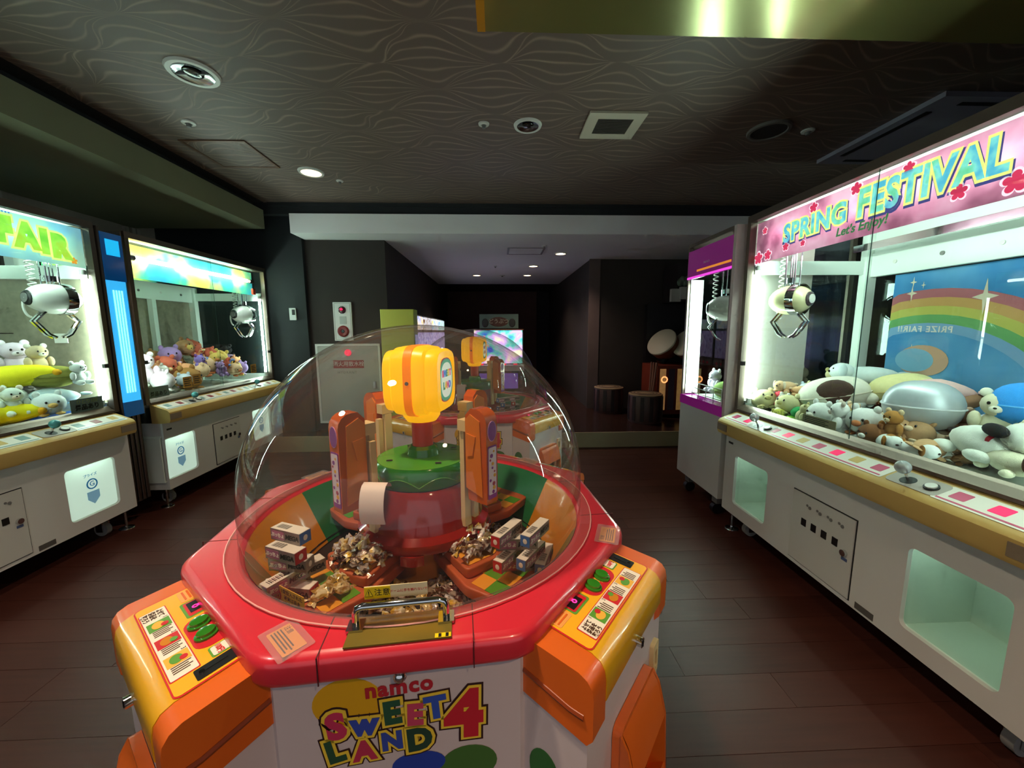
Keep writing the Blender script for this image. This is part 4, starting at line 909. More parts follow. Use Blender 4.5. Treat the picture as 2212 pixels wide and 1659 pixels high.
    text('よせて', .0095, C_ink, b, PM @ T(-.105, .031, .0026), ext=.0002, off=.0004); text('景品を', .0095, C_ink, b, PM @ T(-.105, .021, .0026), ext=.0002, off=.0004); text('取ろう', .0095, C_ink, b, PM @ T(-.105, .011, .0026), ext=.0002, off=.0004)
    for i in range(3):
        x = -.08 + i * .063
        fl([(x, .009), (x + .03, .009), (x + .03, .038), (x, .038)], (C_pgr, C_redp, C_note)[i], .0026, 'picture'); fl(circ(x + .015, .022, .012, .008), (C_note, C_bor, C_pgr)[i], .0030, 'picture_shape'); fl(circ(x + .02, .03, .006, .005), (C_redp, C_pgr, C_redp)[i], .0034, 'picture_shape')
        text('%d' % (i + 1), .009, C_ink, b, PM @ T(x - .004, .034, .0026), ext=.0002)
        for j in range(4): fl([(x + .0325 + j * .0055, .012), (x + .0345 + j * .0055, .012), (x + .0345 + j * .0055, .036 - .004 * (j % 2)), (x + .0325 + j * .0055, .036 - .004 * (j % 2))], C_ink, .0026, 'print_line')
    lk = MB().cyl((.0, -.655, .68), (.0, -.643, .68), .010, n=16).build('lock', M_chrome, b)
    MB().box(-.0015, .0015, -.6565, -.655, .673, .687).build('key_slot', M_black, b)
    # prize chute
    ch = MB().mesh(plate_me(rrect(-.09, .10, .19, .555, .02), [rrect(-.072, .082, .225, .52, .012)], .009), T(0, -.642, 0) @ FRONT)
    ch.profx([(-.65, .50), (-.65, .545), (-.665, .52), (-.682, .45), (-.676, .445), (-.66, .5)], -.085, .095).profx([(-.65, .20), (-.65, .30), (-.684, .33), (-.69, .28)], -.085, .095)
    for sx in (-.0875, .0975): ch.profx([(-.65, .545), (-.665, .52), (-.682, .45), (-.69, .28), (-.65, .2)], sx - .004, sx + .004)
    chh = ch.build('prize_chute', C_or, b, bevel=.002)
    MB().box(-.071, .081, -.641, -.6335, .226, .519).build('chute_opening', M_black, b)
    cr = MB().mesh(plate_me(rrect(.13, .165, .49, .57, .006), [rrect(.138, .157, .505, .55, .004)], .006), T(0, -.636, 0) @ FRONT).build('coin_return', C_cream, b)
    MB().box(.138, .157, -.6345, -.633, .505, .55).build('return_opening', M_black, b)
    for sx in (-1, 1):
        M_ = T(sx * (w_ - .0038), -.56, 0) @ RZ(sx * PI / 2) @ FRONT
        for x, z, rx, rz_, c in ((.02 * sx, .50, .032, .045, '2f6a34'), (-.03 * sx, .40, .035, .03, '2040a0'), (.045, .38, .03, .04, 'c89a20'), (0, .30, .04, .03, 'b02838')):
            flat(circ(x * .6, z, rx, rz_), .0006, mat('bean_' + c, c, .4), b, M_ @ T(0, 0, .0005 + z * .0004), 'printed_bean')
CM = candy_machine()
# the second machine of the same kind stands behind the first
CM2 = copy_tree(CM); CM2.location = (-.17, 2.86, 0); CM2['label'] = 'second domed candy crane machine standing farther back, seen through the near dome'
# ------------------------------------------------------------------ sweets on the trays
def foil(name, c, c2, metal=.35):
    if name in MATS: return MATS[name]
    m = mat(name, c, .22, metal, bump=(60, .8)); nt = m.node_tree; b = nt.nodes['Principled BSDF']
    tc = nt.nodes.new('ShaderNodeTexCoord'); n = nt.nodes.new('ShaderNodeTexNoise'); n.inputs['Scale'].default_value = 55; nt.links.new(tc.outputs['Object'], n.inputs['Vector'])
    r = nt.nodes.new('ShaderNodeValToRGB'); r.color_ramp.elements[0].position = .42; r.color_ramp.elements[1].position = .56
    r.color_ramp.elements[0].color = (*lin(c), 1); r.color_ramp.elements[1].color = (*lin(c2), 1); nt.links.new(n.outputs['Fac'], r.inputs[0]); nt.links.new(r.outputs[0], b.inputs['Base Color'])
    return m
FO = [('silver', foil('foil_silver', 'd8d8da', '8a6a50')), ('gold', foil('foil_gold', 'e0b84a', 'f4ecd0')), ('white', foil('foil_white', 'e8e4dc', '7a4030', .2)), ('brown', foil('foil_brown', '5a342a', 'b8a898', .4)), ('red and white', foil('foil_red', 'c83030', 'ece4dc', .3)), ('pale gold', foil('foil_pale', 'f0e0b0', 'b89040'))]
def candy_mesh(m, seed):
    r = random.Random(seed); b = MB()
    sx, sy, sz = r.uniform(.014, .019), r.uniform(.010, .013), r.uniform(.006, .009)
    def fn(v): k = 1 + r.uniform(-.22, .22); return v * k
    b.ell((0, 0, 0), (sx, sy, sz), None, 9, 6, fn)
    for s_ in (-1, 1):      # crimped ends
        x0, x1 = s_ * sx * .8, s_ * (sx + .013); n = 5; vs = []
        for i in range(n): vs.append((x0, (i - 2) * .0022, r.uniform(-.001, .001)))
        for i in range(n): vs.append((x1 + r.uniform(-.002, .002), (i - 2) * .0055, (.003 if i % 2 else -.003) + r.uniform(-.002, .002)))
        b._add(vs, [(i, i + 1, n + i + 1, n + i) for i in range(n - 1)])
    return b.data('wrapped_candy', m, smooth=0)
CMESH = [[candy_mesh(m, 10 * i + k) for k in range(3)] for i, (_, m) in enumerate(FO)]
def cm_world(x, y, z):
    c, s = math.cos(RZC), math.sin(RZC); return (XC + c * x - s * y, YC + s * x + c * y, z)
def put_candy(x, y, z, where, grp, kinds=range(6), rnd=random, tilt=.6, base=None):
    k = rnd.choice(list(kinds)); o = D.objects.new('wrapped_candy', rnd.choice(CMESH[k])); COL.objects.link(o)
    o.location = cm_world(x, y, z) if base is None else (base[0] + x, base[1] + y, z); o.rotation_euler = (rnd.uniform(-tilt, tilt), rnd.uniform(-tilt, tilt), rnd.uniform(0, 6.28)); s = rnd.uniform(1.0, 1.4); o.scale = (s, s, s)
    tag(o, '%s foil-wrapped candy %s' % (FO[k][0], where), 'candy', grp)
rc = random.Random(3)
for ti, (ang, where, grp, n) in enumerate(((-3 * PI / 4, 'in the heap on the front left tray', 'candies on the front left tray', 52), (-PI / 4, 'in the heap on the front right tray', 'candies on the front right tray', 26), (3 * PI / 4, 'on the rear left tray', 'candies on the rear left tray', 14), (PI / 4, 'on the rear right tray', 'candies on the rear right tray', 12))):
    ca, sa = math.cos(ang), math.sin(ang)
    for i in range(n):
        u, v = rc.uniform(.165, .258), rc.uniform(-.06, .06)
        h = .738 + (.024 * rc.random() * (1 - abs(v) / .08) if n > 20 else 0)
        put_candy(ca * u - sa * v, sa * u + ca * v, h, where, grp, rnd=rc)
for i in range(9):
    u, v = rc.uniform(.25, .345), rc.uniform(.01, .07); a = -3 * PI / 4; put_candy(math.cos(a) * u - math.sin(a) * v, math.sin(a) * u + math.cos(a) * v, .712 + .008 * rc.random(), 'beside the stacked boxes on the front left tray', 'loose candies beside the boxes', (1, 5), rc)
for i in range(150):
    a = rc.uniform(0, 6.283); r = rc.uniform(.15, .315)
    if math.sin(a) > .5 and rc.random() < .6: a = -a
    sec = ('right', 'rear', 'left', 'front')[int(((a + PI / 4) % (2 * PI)) / (PI / 2)) % 4]
    put_candy(r * math.cos(a), r * math.sin(a), .626 + .02 * rc.random(), 'in the %s part of the pit under the dome' % sec, 'candies in the pit', (0, 1, 3, 3, 3, 5), rc)
# chewy candy boxes
C_box_w = mat('box_white', 'e2dacb', .4); C_box_r = mat('box_red', 'b8222a', .35); C_box_b = mat('box_blue', '3a6aa8', .35); C_box_p = mat('box_print', 'a86a86', .4, noise=(60, .3)); C_box_n = mat('box_silver_print', '8c8078', .35, .3, noise=(50, .35))
def candy_box(loc, rz, end, label, grp, L=.062, W=.019, H=.028):
    o = MB().box(-L, L, -W, W, 0, H).build('candy_box', C_box_n, None, bevel=.0008, seg=1); o.location = loc; o.rotation_euler = (0, 0, rz)
    MB().box(-L + .001, L - .001, -W + .0005, W - .0005, H, H + .0004).build('top_face', C_box_w, o)
    for k in range(9): MB().box(-.035 + k * .004, -.0335 + k * .004 + .001 * (k % 2), -.008, .008, H + .0004, H + .0006).build('barcode_bar', M_black, o)
    for s_ in (-1, 1):
        xa, xb = sorted((s_ * L, s_ * (L + .0005))); MB().box(xa, xb, -W + .0005, W - .0005, .0006, H - .0006).build('end_face', end, o)
        MB().ell((s_ * (L + .0004), 0, H * .5), (.0006, .006, .007), u=10, v=6).build('end_print', C_box_w, o)
        M_ = T(0, s_ * (W + .0004), H * .5) @ (FRONT if s_ < 0 else RZ(PI) @ FRONT)
        flat(rrect(-L + .004, -.002, -.010, .010, .003), .0004, C_box_p, o, M_, 'brand_print'); text('ぷっちょ', .24 * L, C_box_w, o, M_ @ T(-L * .48, 0, .0006), off=.0006, ext=.0002, sp=.9)
        text('MEGA', .34 * L, M_black, o, M_ @ T(L * .48, 0, .0006), off=.0006, ext=.0002, shear=.15, sp=.95)
    return tag(o, label, 'candy box', grp)
BG = 'chewy candy boxes'
def at_tray(ang, u, v): return (math.cos(ang) * u - math.sin(ang) * v, math.sin(ang) * u + math.cos(ang) * v)
A1 = -3 * PI / 4; zt = .7014; H = .0288
for (u, v, lv, rz, end, lb) in ((.365, -.02, 0, .25, C_box_r, 'red-ended candy box lying at the bottom of the left tray stack'), (.365, -.06, 0, .9, C_box_b, 'blue-ended candy box at the back of the bottom layer on the left tray'), (.385, -.03, 1, 1.5, C_box_b, 'blue-ended candy box crossing the second layer of the left tray stack'), (.34, -.035, 1, 1.3, C_box_r, 'red-ended candy box in the second layer of the left tray stack, nearer the drum'),
        (.362, -.04, 2, .3, C_box_n, 'grey candy box in the third layer of the left tray stack'), (.372, -.04, 3, .05, C_box_r, 'red-ended white-topped candy box near the top of the left tray stack'), (.35, -.062, 4, .05, C_box_b, 'blue-ended white-topped candy box topping the left tray stack')):
    x, y = at_tray(A1, u, v); p = cm_world(x, y, zt + lv * H); candy_box(p, -.45 + rz, end, lb, BG, L=.046, W=.0155, H=.0282)
A2 = -PI / 4
for (u, v, lv, rz, end, lb) in ((.325, .02, 0, 0, C_box_r, 'long candy box reading MEGA at the foot of the right tray stack'), (.32, -.005, 1, .95, C_box_r, 'red-ended candy box set crosswise in the second layer on the right tray'), (.36, .035, 1, .95, C_box_b, 'blue-ended candy box set crosswise in the second layer on the right tray'),
        (.325, .02, 2, 0, C_box_n, 'long candy box reading MEGA in the third layer on the right tray'), (.31, .0, 3, .95, C_box_r, 'red-ended white-topped candy box on top of the right tray stack'), (.365, .045, 3, .95, C_box_b, 'blue-ended white-topped candy box on top of the right tray stack'), (.37, .08, 0, 1.2, C_box_b, 'candy box standing behind the right tray stack')):
    x, y = at_tray(A2, u, v); p = cm_world(x, y, zt + lv * H); candy_box(p, .03 + rz, end, lb, BG, L=.052, W=.013, H=.0282)
# boxes stacked in the far machine
for k in range(10):
    lv, sd = k // 2, k % 2
    o = candy_box((-.17 + .205 + .075 * sd, 2.86 - .22 + .05 * sd, zt + lv * H), .6 + .9 * (lv % 2), (C_box_b, C_box_r)[k % 2], 'candy box in the tall stack inside the farther candy dome', 'candy boxes in the far dome', L=.045, W=.015, H=.0282)
for i in range(24):
    put_candy(rc.uniform(-.3, .3), -.22 + rc.uniform(-.08, .08), .640, 'inside the farther candy dome', 'candies in the far dome', rnd=rc, base=(-.17, 2.86))

# ------------------------------------------------------------------ plush prizes
def plush(c): return mat('plush_' + c, c, .95, noise=(14, .12), bump=(150, .5))
M_eye = mat('toy_eye', '15100e', .15)
_toys = {}
def toy_parts(kind, c1, c2):
    k = (kind, c1, c2)
    if k in _toys: return _toys[k]
    A, B = plush(c1), plush(c2); P = []
    def add(name, mb, m, sm=1.2): P.append((name, mb.data(name, m, smooth=sm)))
    e = lambda c, r, M=None: MB().ell(c, r, M, 12, 8)
    # unit size: about 1 across; built sitting on z=0, facing -y
    if kind == 'bear':
        add('body', e((0, 0, .28), (.24, .2, .27)), A); add('head', e((0, -.05, .66), (.25, .22, .22)), A)
        for s in (-1, 1):
            add('ear', e((s * .19, -.02, .86), (.085, .05, .085)), B); add('arm', e((s * .27, -.1, .36), (.09, .09, .16), None), A); add('leg', e((s * .17, -.24, .1), (.1, .16, .1)), A); add('eye', e((s * .09, -.255, .70), (.025, .014, .03)), M_eye)
        add('muzzle', e((0, -.25, .60), (.09, .05, .065)), B); add('nose', e((0, -.297, .62), (.025, .012, .018)), M_eye)
    elif kind == 'cushion':
        def fn(v): return Vector((math.copysign(abs(v.x) ** .8, v.x), math.copysign(abs(v.y) ** .8, v.y), v.z))
        add('body', MB().ell((0, 0, .3), (.5, .42, .3), None, 22, 14, fn), A); add('seam', MB().tube([(.505 * math.copysign(abs(math.cos(a)) ** .85, math.cos(a)), .425 * math.copysign(abs(math.sin(a)) ** .85, math.sin(a)), .3) for a in [2 * PI * i / 40 for i in range(41)]], .012, 5), B)
    elif kind == 'long':
        add('body', e((0, 0, .2), (.48, .2, .19)), A); add('head', e((-.42, -.08, .28), (.2, .18, .17)), A)
        for s in (-1, 1):
            add('ear', e((-.42, -.06 + s * .17, .3), (.07, .05, .14)), B); add('eye', e((-.56, -.1 + s * .07, .34), (.016, .018, .02)), M_eye)
            for x in (-.22, .3): add('leg', e((x, s * .19, .07), (.09, .09, .07)), A)
        add('tail', e((.5, 0, .26), (.12, .05, .05)), B); add('nose', e((-.61, -.1, .28), (.025, .035, .025)), M_eye)
    elif kind == 'round':
        add('body', e((0, 0, .4), (.46, .42, .4)), A); add('muzzle', e((0, -.4, .38), (.13, .08, .09)), B)
        for s in (-1, 1): add('eye', e((s * .15, -.39, .50), (.035, .025, .045)), M_eye); add('foot', e((s * .2, -.22, .05), (.13, .18, .06)), B); add('ear', e((s * .27, 0, .78), (.1, .07, .12)), A)
    elif kind == 'whale':
        def fn(v): return Vector((v.x, v.y * (1 - .3 * max(0, v.x)), v.z * (1 - .35 * max(0, v.x))))
        add('body', MB().ell((0, 0, .24), (.46, .3, .24), None, 14, 9, fn), A); add('belly', e((-.06, 0, .13), (.36, .27, .13)), B)
        for s in (-1, 1): add('fin', e((-.05, s * .32, .14), (.14, .11, .04)), A); add('fluke', e((.55, s * .1, .28), (.1, .13, .035)), A); add('eye', e((-.36, s * .17, .26), (.02, .02, .028)), M_eye)
    elif kind == 'turtle':
        add('shell', e((.05, 0, .24), (.3, .26, .22)), B); add('head', e((-.38, 0, .24), (.16, .14, .14)), A)
        for s in (-1, 1):
            add('eye', e((-.48, s * .08, .3), (.025, .025, .03)), M_eye)
            for x in (-.12, .26): add('flipper', e((x, s * .27, .07), (.14, .11, .06)), A)
        add('belly', e((.04, 0, .1), (.3, .25, .1)), A)
    elif kind == 'star':
        b = MB()
        for i in range(5): a = 2 * PI * i / 5; b.ell((.26 * math.cos(a), .26 * math.sin(a), .1), (.24, .09, .09), T(0, 0, 0) if False else None, 10, 6)
        b.bm.free(); b = MB(); pts = []
        for i in range(60):
            a = 2 * PI * i / 60; r = .26 + .22 * math.cos(5 * a); pts.append((r * math.cos(a), r * math.sin(a)))
        b.mesh(plate_me(pts, [], .04, .05), T(0, 0, .1)); add('body', b, A)
        for s in (-1, 1): add('eye', e((s * .07, -.08, .195), (.025, .025, .015)), M_eye)
        add('patch', e((0, .06, .18), (.08, .06, .02)), B)
    elif kind == 'banana':
        pts = [(.5 * math.cos(a), .42 * math.sin(a) - .2, .17) for a in [PI * (.08 + .84 * i / 10) for i in range(11)]]
        b = MB(); vs = []; n = 10
        for i, p in enumerate(pts):
            t = i / 10; r = .05 + .14 * math.sin(PI * t) ** .6; d = PI * (.08 + .84 * t)
            for k in range(n):
                a = 2 * PI * k / n; q = r * math.cos(a); vs.append((p[0] + q * math.cos(d), p[1] + q * math.sin(d), .17 + r * math.sin(a)))
        b._add(vs, [(i * n + k, i * n + (k + 1) % n, (i + 1) * n + (k + 1) % n, (i + 1) * n + k) for i in range(10) for k in range(n)] + [tuple(range(n)), tuple(range(10 * n, 11 * n))]); add('body', b, A)
        for i in (0, 10): add('tip', e(pts[i], (.06, .06, .06)), B)
    elif kind == 'dog':
        add('body', e((.1, 0, .2), (.42, .24, .2)), A); add('head', e((-.32, -.08, .36), (.26, .2, .18)), A); add('snout', e((-.5, -.16, .28), (.16, .12, .1)), A); add('nose', e((-.63, -.21, .31), (.045, .05, .04)), M_eye)
        add('ear', e((-.2, -.27, .36), (.2, .05, .09), None), plush('1d1a1c')); add('ear', e((-.2, .14, .42), (.17, .05, .08)), plush('1d1a1c'))
        add('collar', MB().lathe([(.2, -.03), (.215, 0), (.2, .03)], 20, T(-.12, -.04, .26) @ RY(1.1)), plush('b02030'))
        for s in (-1, 1):
            add('leg', e((-.1, s * .22 - .02, .08), (.18, .08, .075)), A); add('leg', e((.36, s * .22, .08), (.15, .1, .08)), A)
        add('tail', e((.54, 0, .24), (.13, .045, .045)), plush('1d1a1c'))
    _toys[k] = P; return P
def toy(name, kind, c1, c2, loc, s, rz, label, group=None, rx=0, ry=0, anchor=True):
    P = toy_parts(kind, c1, c2)
    o = D.objects.new(name, P[0][1]); COL.objects.link(o); o.location = loc; o.rotation_euler = (rx, ry, rz); o.scale = (s, s, s)
    for n, me in P[1:]:
        c = D.objects.new(n, me); COL.objects.link(c); c.parent = o
    return tag(o, label, 'plush toy', group)
def tc(name, kind, c1, c2, ctr, s, rz, label, group=None, rx=0, ry=0, h=.5):
    """place a toy by its centre"""
    return toy(name, kind, c1, c2, (ctr[0], ctr[1], max(.790, ctr[2] - h * s * .6)), s, rz, label, group, rx, ry)
GR, GA, GB = 'prizes in the spring festival machine', 'prizes in the FAIR machine', 'prizes in the far crane game'
NX = -PI / 2      # faces the aisle in the right machine (-x)
PXF = PI / 2      # faces the aisle in the left machines (+x)
tc('patch_cushion', 'cushion', 'e4e0d0', 'd0c8b4', (1.92, 2.08, .94), .33, -.75, 'cream oval plush cushion with a big brown patch', GR, rx=.0, ry=-.25)
pc = [o for o in D.objects if o.get('label') == 'cream oval plush cushion with a big brown patch'][0]
MB().ell((.04, -.33, .36), (.26, .11, .22), None, 18, 10).build('patch', plush('4a342a'), pc)
for s in (-1, 1): MB().ell((s * .44, -.1, .18), (.12, .14, .1)).build('paw', plush('e4e0d0'), pc)
tc('chick_cushion', 'cushion', 'dcd49a', 'c8b878', (2.14, 1.93, .99), .27, -.78, 'pale yellow plush cushion behind the patched cushion', GR, ry=-.2)
tc('polar_bear', 'long', 'dce8e8', 'c4d4d8', (2.17, 2.17, 1.06), .30, -.6, 'white plush bear lying on top of the pile by the rear post', GR)
tc('silver_cushion', 'round', 'a8b2b8', 'c0c8cc', (1.86, 1.60, .955), .001, 0, 'x', GR) if False else None
sc_ = toy('silver_cushion', 'cushion', 'b4bcc2', 'd8dee2', (1.86, 1.60, .862), .34, -.86, 'shiny silver plush cushion in the middle of the pile', GR); sc_.scale = (.26, .25, .36); sc_.data = sc_.data.copy(); sc_.data.materials[0] = mat('silver_velour', 'b8c0c6', .38, .35, noise=(8, .1))
bc_ = toy('blue_cushion', 'cushion', '2f8fe0', '5cb0ee', (2.0, 1.36, .93), .27, -.97, 'bright blue plush cushion near the rainbow poster', GR); bc_.scale = (.2, .22, .28)
tc('pink_seal', 'whale', 'e0b8b4', 'ecd0cc', (2.10, 1.74, 1.02), .26, -.9, 'pale pink plush seal in front of the rainbow poster', GR)
tc('green_turtle', 'turtle', '9ad84a', '1f8a4a', (1.72, 2.10, .83), .17, -2.3, 'small green plush turtle by the glass', GR)
tc('pink_star', 'star', 'f0586a', 'f08a94', (1.80, 2.31, .90), .17, .4, 'coral pink plush starfish on the pile', GR, rx=.5, ry=-.5)
for (nm, kd, c1, c2, p, s, rz, lb) in (
    ('white_cat', 'round', 'e6e8e4', 'cfc8bc', (1.70, 1.93, .845), .155, NX, 'white round plush animal next to the green turtle'),
    ('white_rabbit', 'bear', 'ecece8', 'd8c8b8', (1.68, 1.79, .84), .18, NX - .6, 'white plush animal lying beside the pane edge'),
    ('white_hamster', 'round', 'e8e8e4', 'c87848', (1.71, 1.70, .86), .16, NX + .3, 'white plush animal with an orange muzzle near the silver cushion'),
    ('spaniel', 'long', 'e8ece8', '9a6428', (1.66, 1.545, .83), .17, .9, 'white plush puppy with tan ears against the glass'),
    ('spaniel', 'long', 'eef0ee', '8a5a2a', (1.645, 1.44, .825), .16, 1.5, 'white plush puppy with brown ears nearest the joystick'),
    ('tan_bear', 'bear', 'b07a3c', 'e0c8a0', (1.70, 1.56, .875), .14, NX, 'tan plush bear squeezed under the silver cushion'),
    ('brown_puppy', 'round', '7a4a24', 'e8e4dc', (1.66, 1.61, .82), .12, NX, 'brown plush puppy at the bottom of the pile by the glass'),
    ('cream_bear', 'bear', 'dcd6b8', 'e8e4d0', (1.95, 1.40, .93), .22, NX + .4, 'cream plush bear below the blue cushion'),
    ('cream_puppy', 'long', 'ddd8bc', '5a3c2c', (1.70, 1.17, .88), .2, 1.2, 'cream plush puppy with dark ears at the near end of the machine'),
    ('gold_fish', 'whale', 'b89a4a', 'd8c890', (1.80, 1.86, .88), .15, .7, 'mustard yellow plush fish among the white animals'),
    ('apricot_pup', 'long', 'e0b890', 'ecd8c0', (1.78, 2.30, .97), .17, .3, 'apricot plush puppy at the far end of the pile'),
    ('tan_pup', 'long', 'd8ac80', 'e4c8a8', (1.83, 2.20, .955), .17, 2.2, 'tan plush puppy behind the starfish'),
    ('blue_white_toy', 'bear', 'd4e0e8', 'b8c8d8', (1.86, 2.24, .90), .14, NX, 'pale blue plush bear beside the starfish'),
    ('lime_toy', 'long', 'c8c458', 'b0a850', (1.66, 2.17, .815), .13, .5, 'flat olive yellow plush toy on the prize floor'),
    ('grey_cat', 'bear', '8f8a84', 'd8d4cc', (1.72, 2.22, .83), .15, NX, 'grey and white plush cat below the starfish')):
    tc(nm, kd, c1, c2, p, s, rz, lb, GR)
toy('plush_dog', 'dog', 'e4e6dc', 'ffffff', (1.76, 1.27, .83), .30, 1.25, 'large white plush dog with black ears and a red collar', GR)
rt = random.Random(21)
pal = [('e6dcc0', 'd0c4a4', 'cream'), ('dfe4e2', 'c4c8c8', 'white'), ('c49a70', 'e0c8a8', 'tan'), ('8f6a50', 'b89880', 'brown'), ('e8c8a8', 'd8a880', 'peach'), ('cfc79a', 'b8ae78', 'straw yellow')]
spots = ('by the rear rail', 'in the middle of the pile', 'against the front glass')
for i in range(84):
    y = .95 + (2.31 - .95) * ((i * .618) % 1); x = 1.67 + .52 * rt.random()
    if 1.62 < x < 1.84 and y < 1.25: continue
    hgt = .795 + .17 * ((x - 1.66) / .55) * rt.random(); c = pal[rt.randrange(6)]; kd = rt.choice(('bear', 'long', 'round', 'whale'))
    kn = {'bear': 'bear', 'long': 'puppy', 'round': 'round animal', 'whale': 'seal'}[kd]
    toy('filler_plush' if False else 'plush_' + kn.replace(' ', '_'), kd, c[0], c[1], (x, y, hgt), rt.uniform(.11, .165), rt.uniform(0, 6.28), '%s plush %s %s of the spring festival machine' % (c[2], kn, spots[0 if x > 2.05 else (1 if x > 1.8 else 2)]), GR, rx=rt.uniform(-.5, .5), ry=rt.uniform(-.4, .4))
for i in range(22):
    c = pal[rt.randrange(6)]; kd = rt.choice(('bear', 'long', 'round')); kn = {'bear': 'bear', 'long': 'puppy', 'round': 'round animal'}[kd]; x = rt.uniform(1.68, 2.2); y = rt.uniform(2.12, 2.36)
    toy('plush_' + kn.replace(' ', '_'), kd, c[0], c[1], (x, y, .80 + .16 * (x - 1.66) / .5 * rt.random()), rt.uniform(.12, .16), rt.uniform(0, 6.28), '%s plush %s %s, far end of the festival machine' % (c[2], kn, 'near the glass' if x < 1.9 else 'by the rear post'), GR, rx=rt.uniform(-.5, .5))
# --- FAIR machine
toy('yellow_cushion', 'banana', 'f0e020', 'e8a818', (-2.74, 2.27, .99), .36, 1.2, 'long bright yellow plush banana lying higher in the FAIR machine', GA, ry=-.1)
toy('yellow_cushion', 'banana', 'f0e018', 'e0a010', (-2.67, 2.12, .808), .33, 1.35, 'long bright yellow plush banana low on the yellow board', GA)
for (nm, kd, c1, c2, p, s, rz, lb) in (
    ('pink_bear', 'bear', 'e2cfdc', 'f0e4ec', (-2.93, 2.46, 1.11), .24, PXF - .5, 'pale pink plush bear under the crane in the FAIR machine'),
    ('tan_cat', 'bear', 'd4bf9a', 'ece8dc', (-2.78, 2.44, 1.12), .19, PXF - .2, 'tan plush bear with pale ears beside the corner tube'),
    ('olive_cushion', 'cushion', '8c8a3c', '76742e', (-2.72, 2.45, 1.04), .22, .6, 'olive green plush cushion below the tan bear'),
    ('striped_cushion', 'whale', 'c8dce4', '8ab4c8', (-2.70, 2.42, .93), .25, .9, 'pale blue and white striped plush whale'),
    ('white_cat', 'round', 'e4ecec', 'f0c070', (-2.63, 2.33, .875), .16, PXF - .5, 'white plush cat resting on the blue mat'),
    ('white_bear', 'bear', 'e6ece8', 'dfe4e0', (-2.62, 2.50, 1.03), .16, PXF, 'small white plush bear right by the blue lamp column'),
    ('mint_rabbit', 'bear', 'dfe8dc', 'e8d8c0', (-2.70, 2.22, .90), .18, PXF - .3, 'mint white plush rabbit between the two yellow plushes'),
    ('brown_bear', 'bear', '6e4a34', 'c8a880', (-2.92, 2.28, .99), .2, PXF, 'brown plush bear at the back of the FAIR machine'),
    ('lilac_toy', 'round', 'd8d4e4', 'e8e4ec', (-2.98, 2.38, .98), .18, PXF, 'lilac plush ball animal behind the upper banana'),
    ('cream_toy', 'long', 'e4dcc8', 'd0c0a0', (-2.85, 2.40, .90), .22, .8, 'cream plush puppy buried under the striped whale')):
    tc(nm, kd, c1, c2, p, s, rz, lb, GA)
for i in range(14):
    c = (('e4e8e4', 'd0d8d8', 'white'), ('e8dce4', 'f0e8ee', 'pale pink'), ('d8e4e8', 'b8d0dc', 'pale blue'))[i % 3]
    toy('plush_bear', rt.choice(('bear', 'round', 'long')), c[0], c[1], (-2.72 - .33 * rt.random(), 1.95 + .48 * rt.random(), .795 + .06 * rt.random()), rt.uniform(.16, .22), rt.uniform(0, 6.28), '%s plush animal at the bottom of the FAIR machine pile' % c[2], GA, rx=rt.uniform(-.5, .5))
# --- far crane game
tc('brown_ball_bear', 'round', 'a8783c', 'c89a58', (-2.68, 3.42, .90), .24, PXF, 'large round brown plush animal behind the glass', GB, h=.6)
tc('pink_pile_bear', 'bear', 'ecd8e4', 'f4ecf0', (-2.75, 3.10, .99), .26, PXF - .4, 'pale pink plush bear at the near end of the far crane game', GB)
tc('black_bear', 'bear', '141214', '2a2628', (-2.88, 4.22, 1.04), .22, PXF - .6, 'black plush bear by the far end glass', GB)
tc('blue_monster', 'long', '6a90d8', '88a8e4', (-2.75, 3.90, 1.04), .24, .9, 'sky blue plush creature on top of the heap', GB)
tc('purple_bat', 'bear', '8a78c8', '5c4a98', (-2.68, 3.57, 1.0), .18, PXF, 'purple plush bear on the heap', GB)
tc('tiny_penguin', 'round', 'c8d8e4', '2c3440', (-2.62, 3.31, .90), .13, PXF - .4, 'small white plush penguin beside the large brown animal', GB)
palb = [('e8a878', 'd85838', 'orange'), ('ecc8a0', 'e08858', 'peach'), ('d86a50', 'f0d8a0', 'coral red'), ('b090d0', 'd0b8e0', 'lilac'), ('e8c868', 'd88848', 'yellow'), ('c89870', '8a6040', 'tan')]
palw = [('ece0e8', 'f4eef2', 'pale pink'), ('ecebe4', 'dcd8cc', 'white')]
for i in range(72):
    f = (i * .618) % 1; y = 2.95 + 1.36 * f; x = -2.67 - .46 * rt.random()
    bump_ = .17 * math.exp(-((y - 3.75) / .35) ** 2) + .05
    z = .795 + (.09 + 1.25 * bump_) * min(1, (abs(x) - 2.58) / .25) * rt.uniform(.4, 1)
    c = palw[i % 2] if y < 3.25 else palb[rt.randrange(6)]
    kd = rt.choice(('round', 'bear', 'round', 'long')); kn = {'bear': 'bear', 'long': 'puppy', 'round': 'ball animal'}[kd]
    toy('plush_' + kn.replace(' ', '_'), kd, c[0], c[1], (x, y, z), rt.uniform(.13, .19), PXF + rt.uniform(-1.2, 1.2), '%s plush %s %s of the far crane game heap' % (c[2], kn, 'at the near end' if y < 3.25 else ('on the crest' if y < 4.0 else 'at the far end')), GB, rx=rt.uniform(-.5, .5), ry=rt.uniform(-.4, .4))
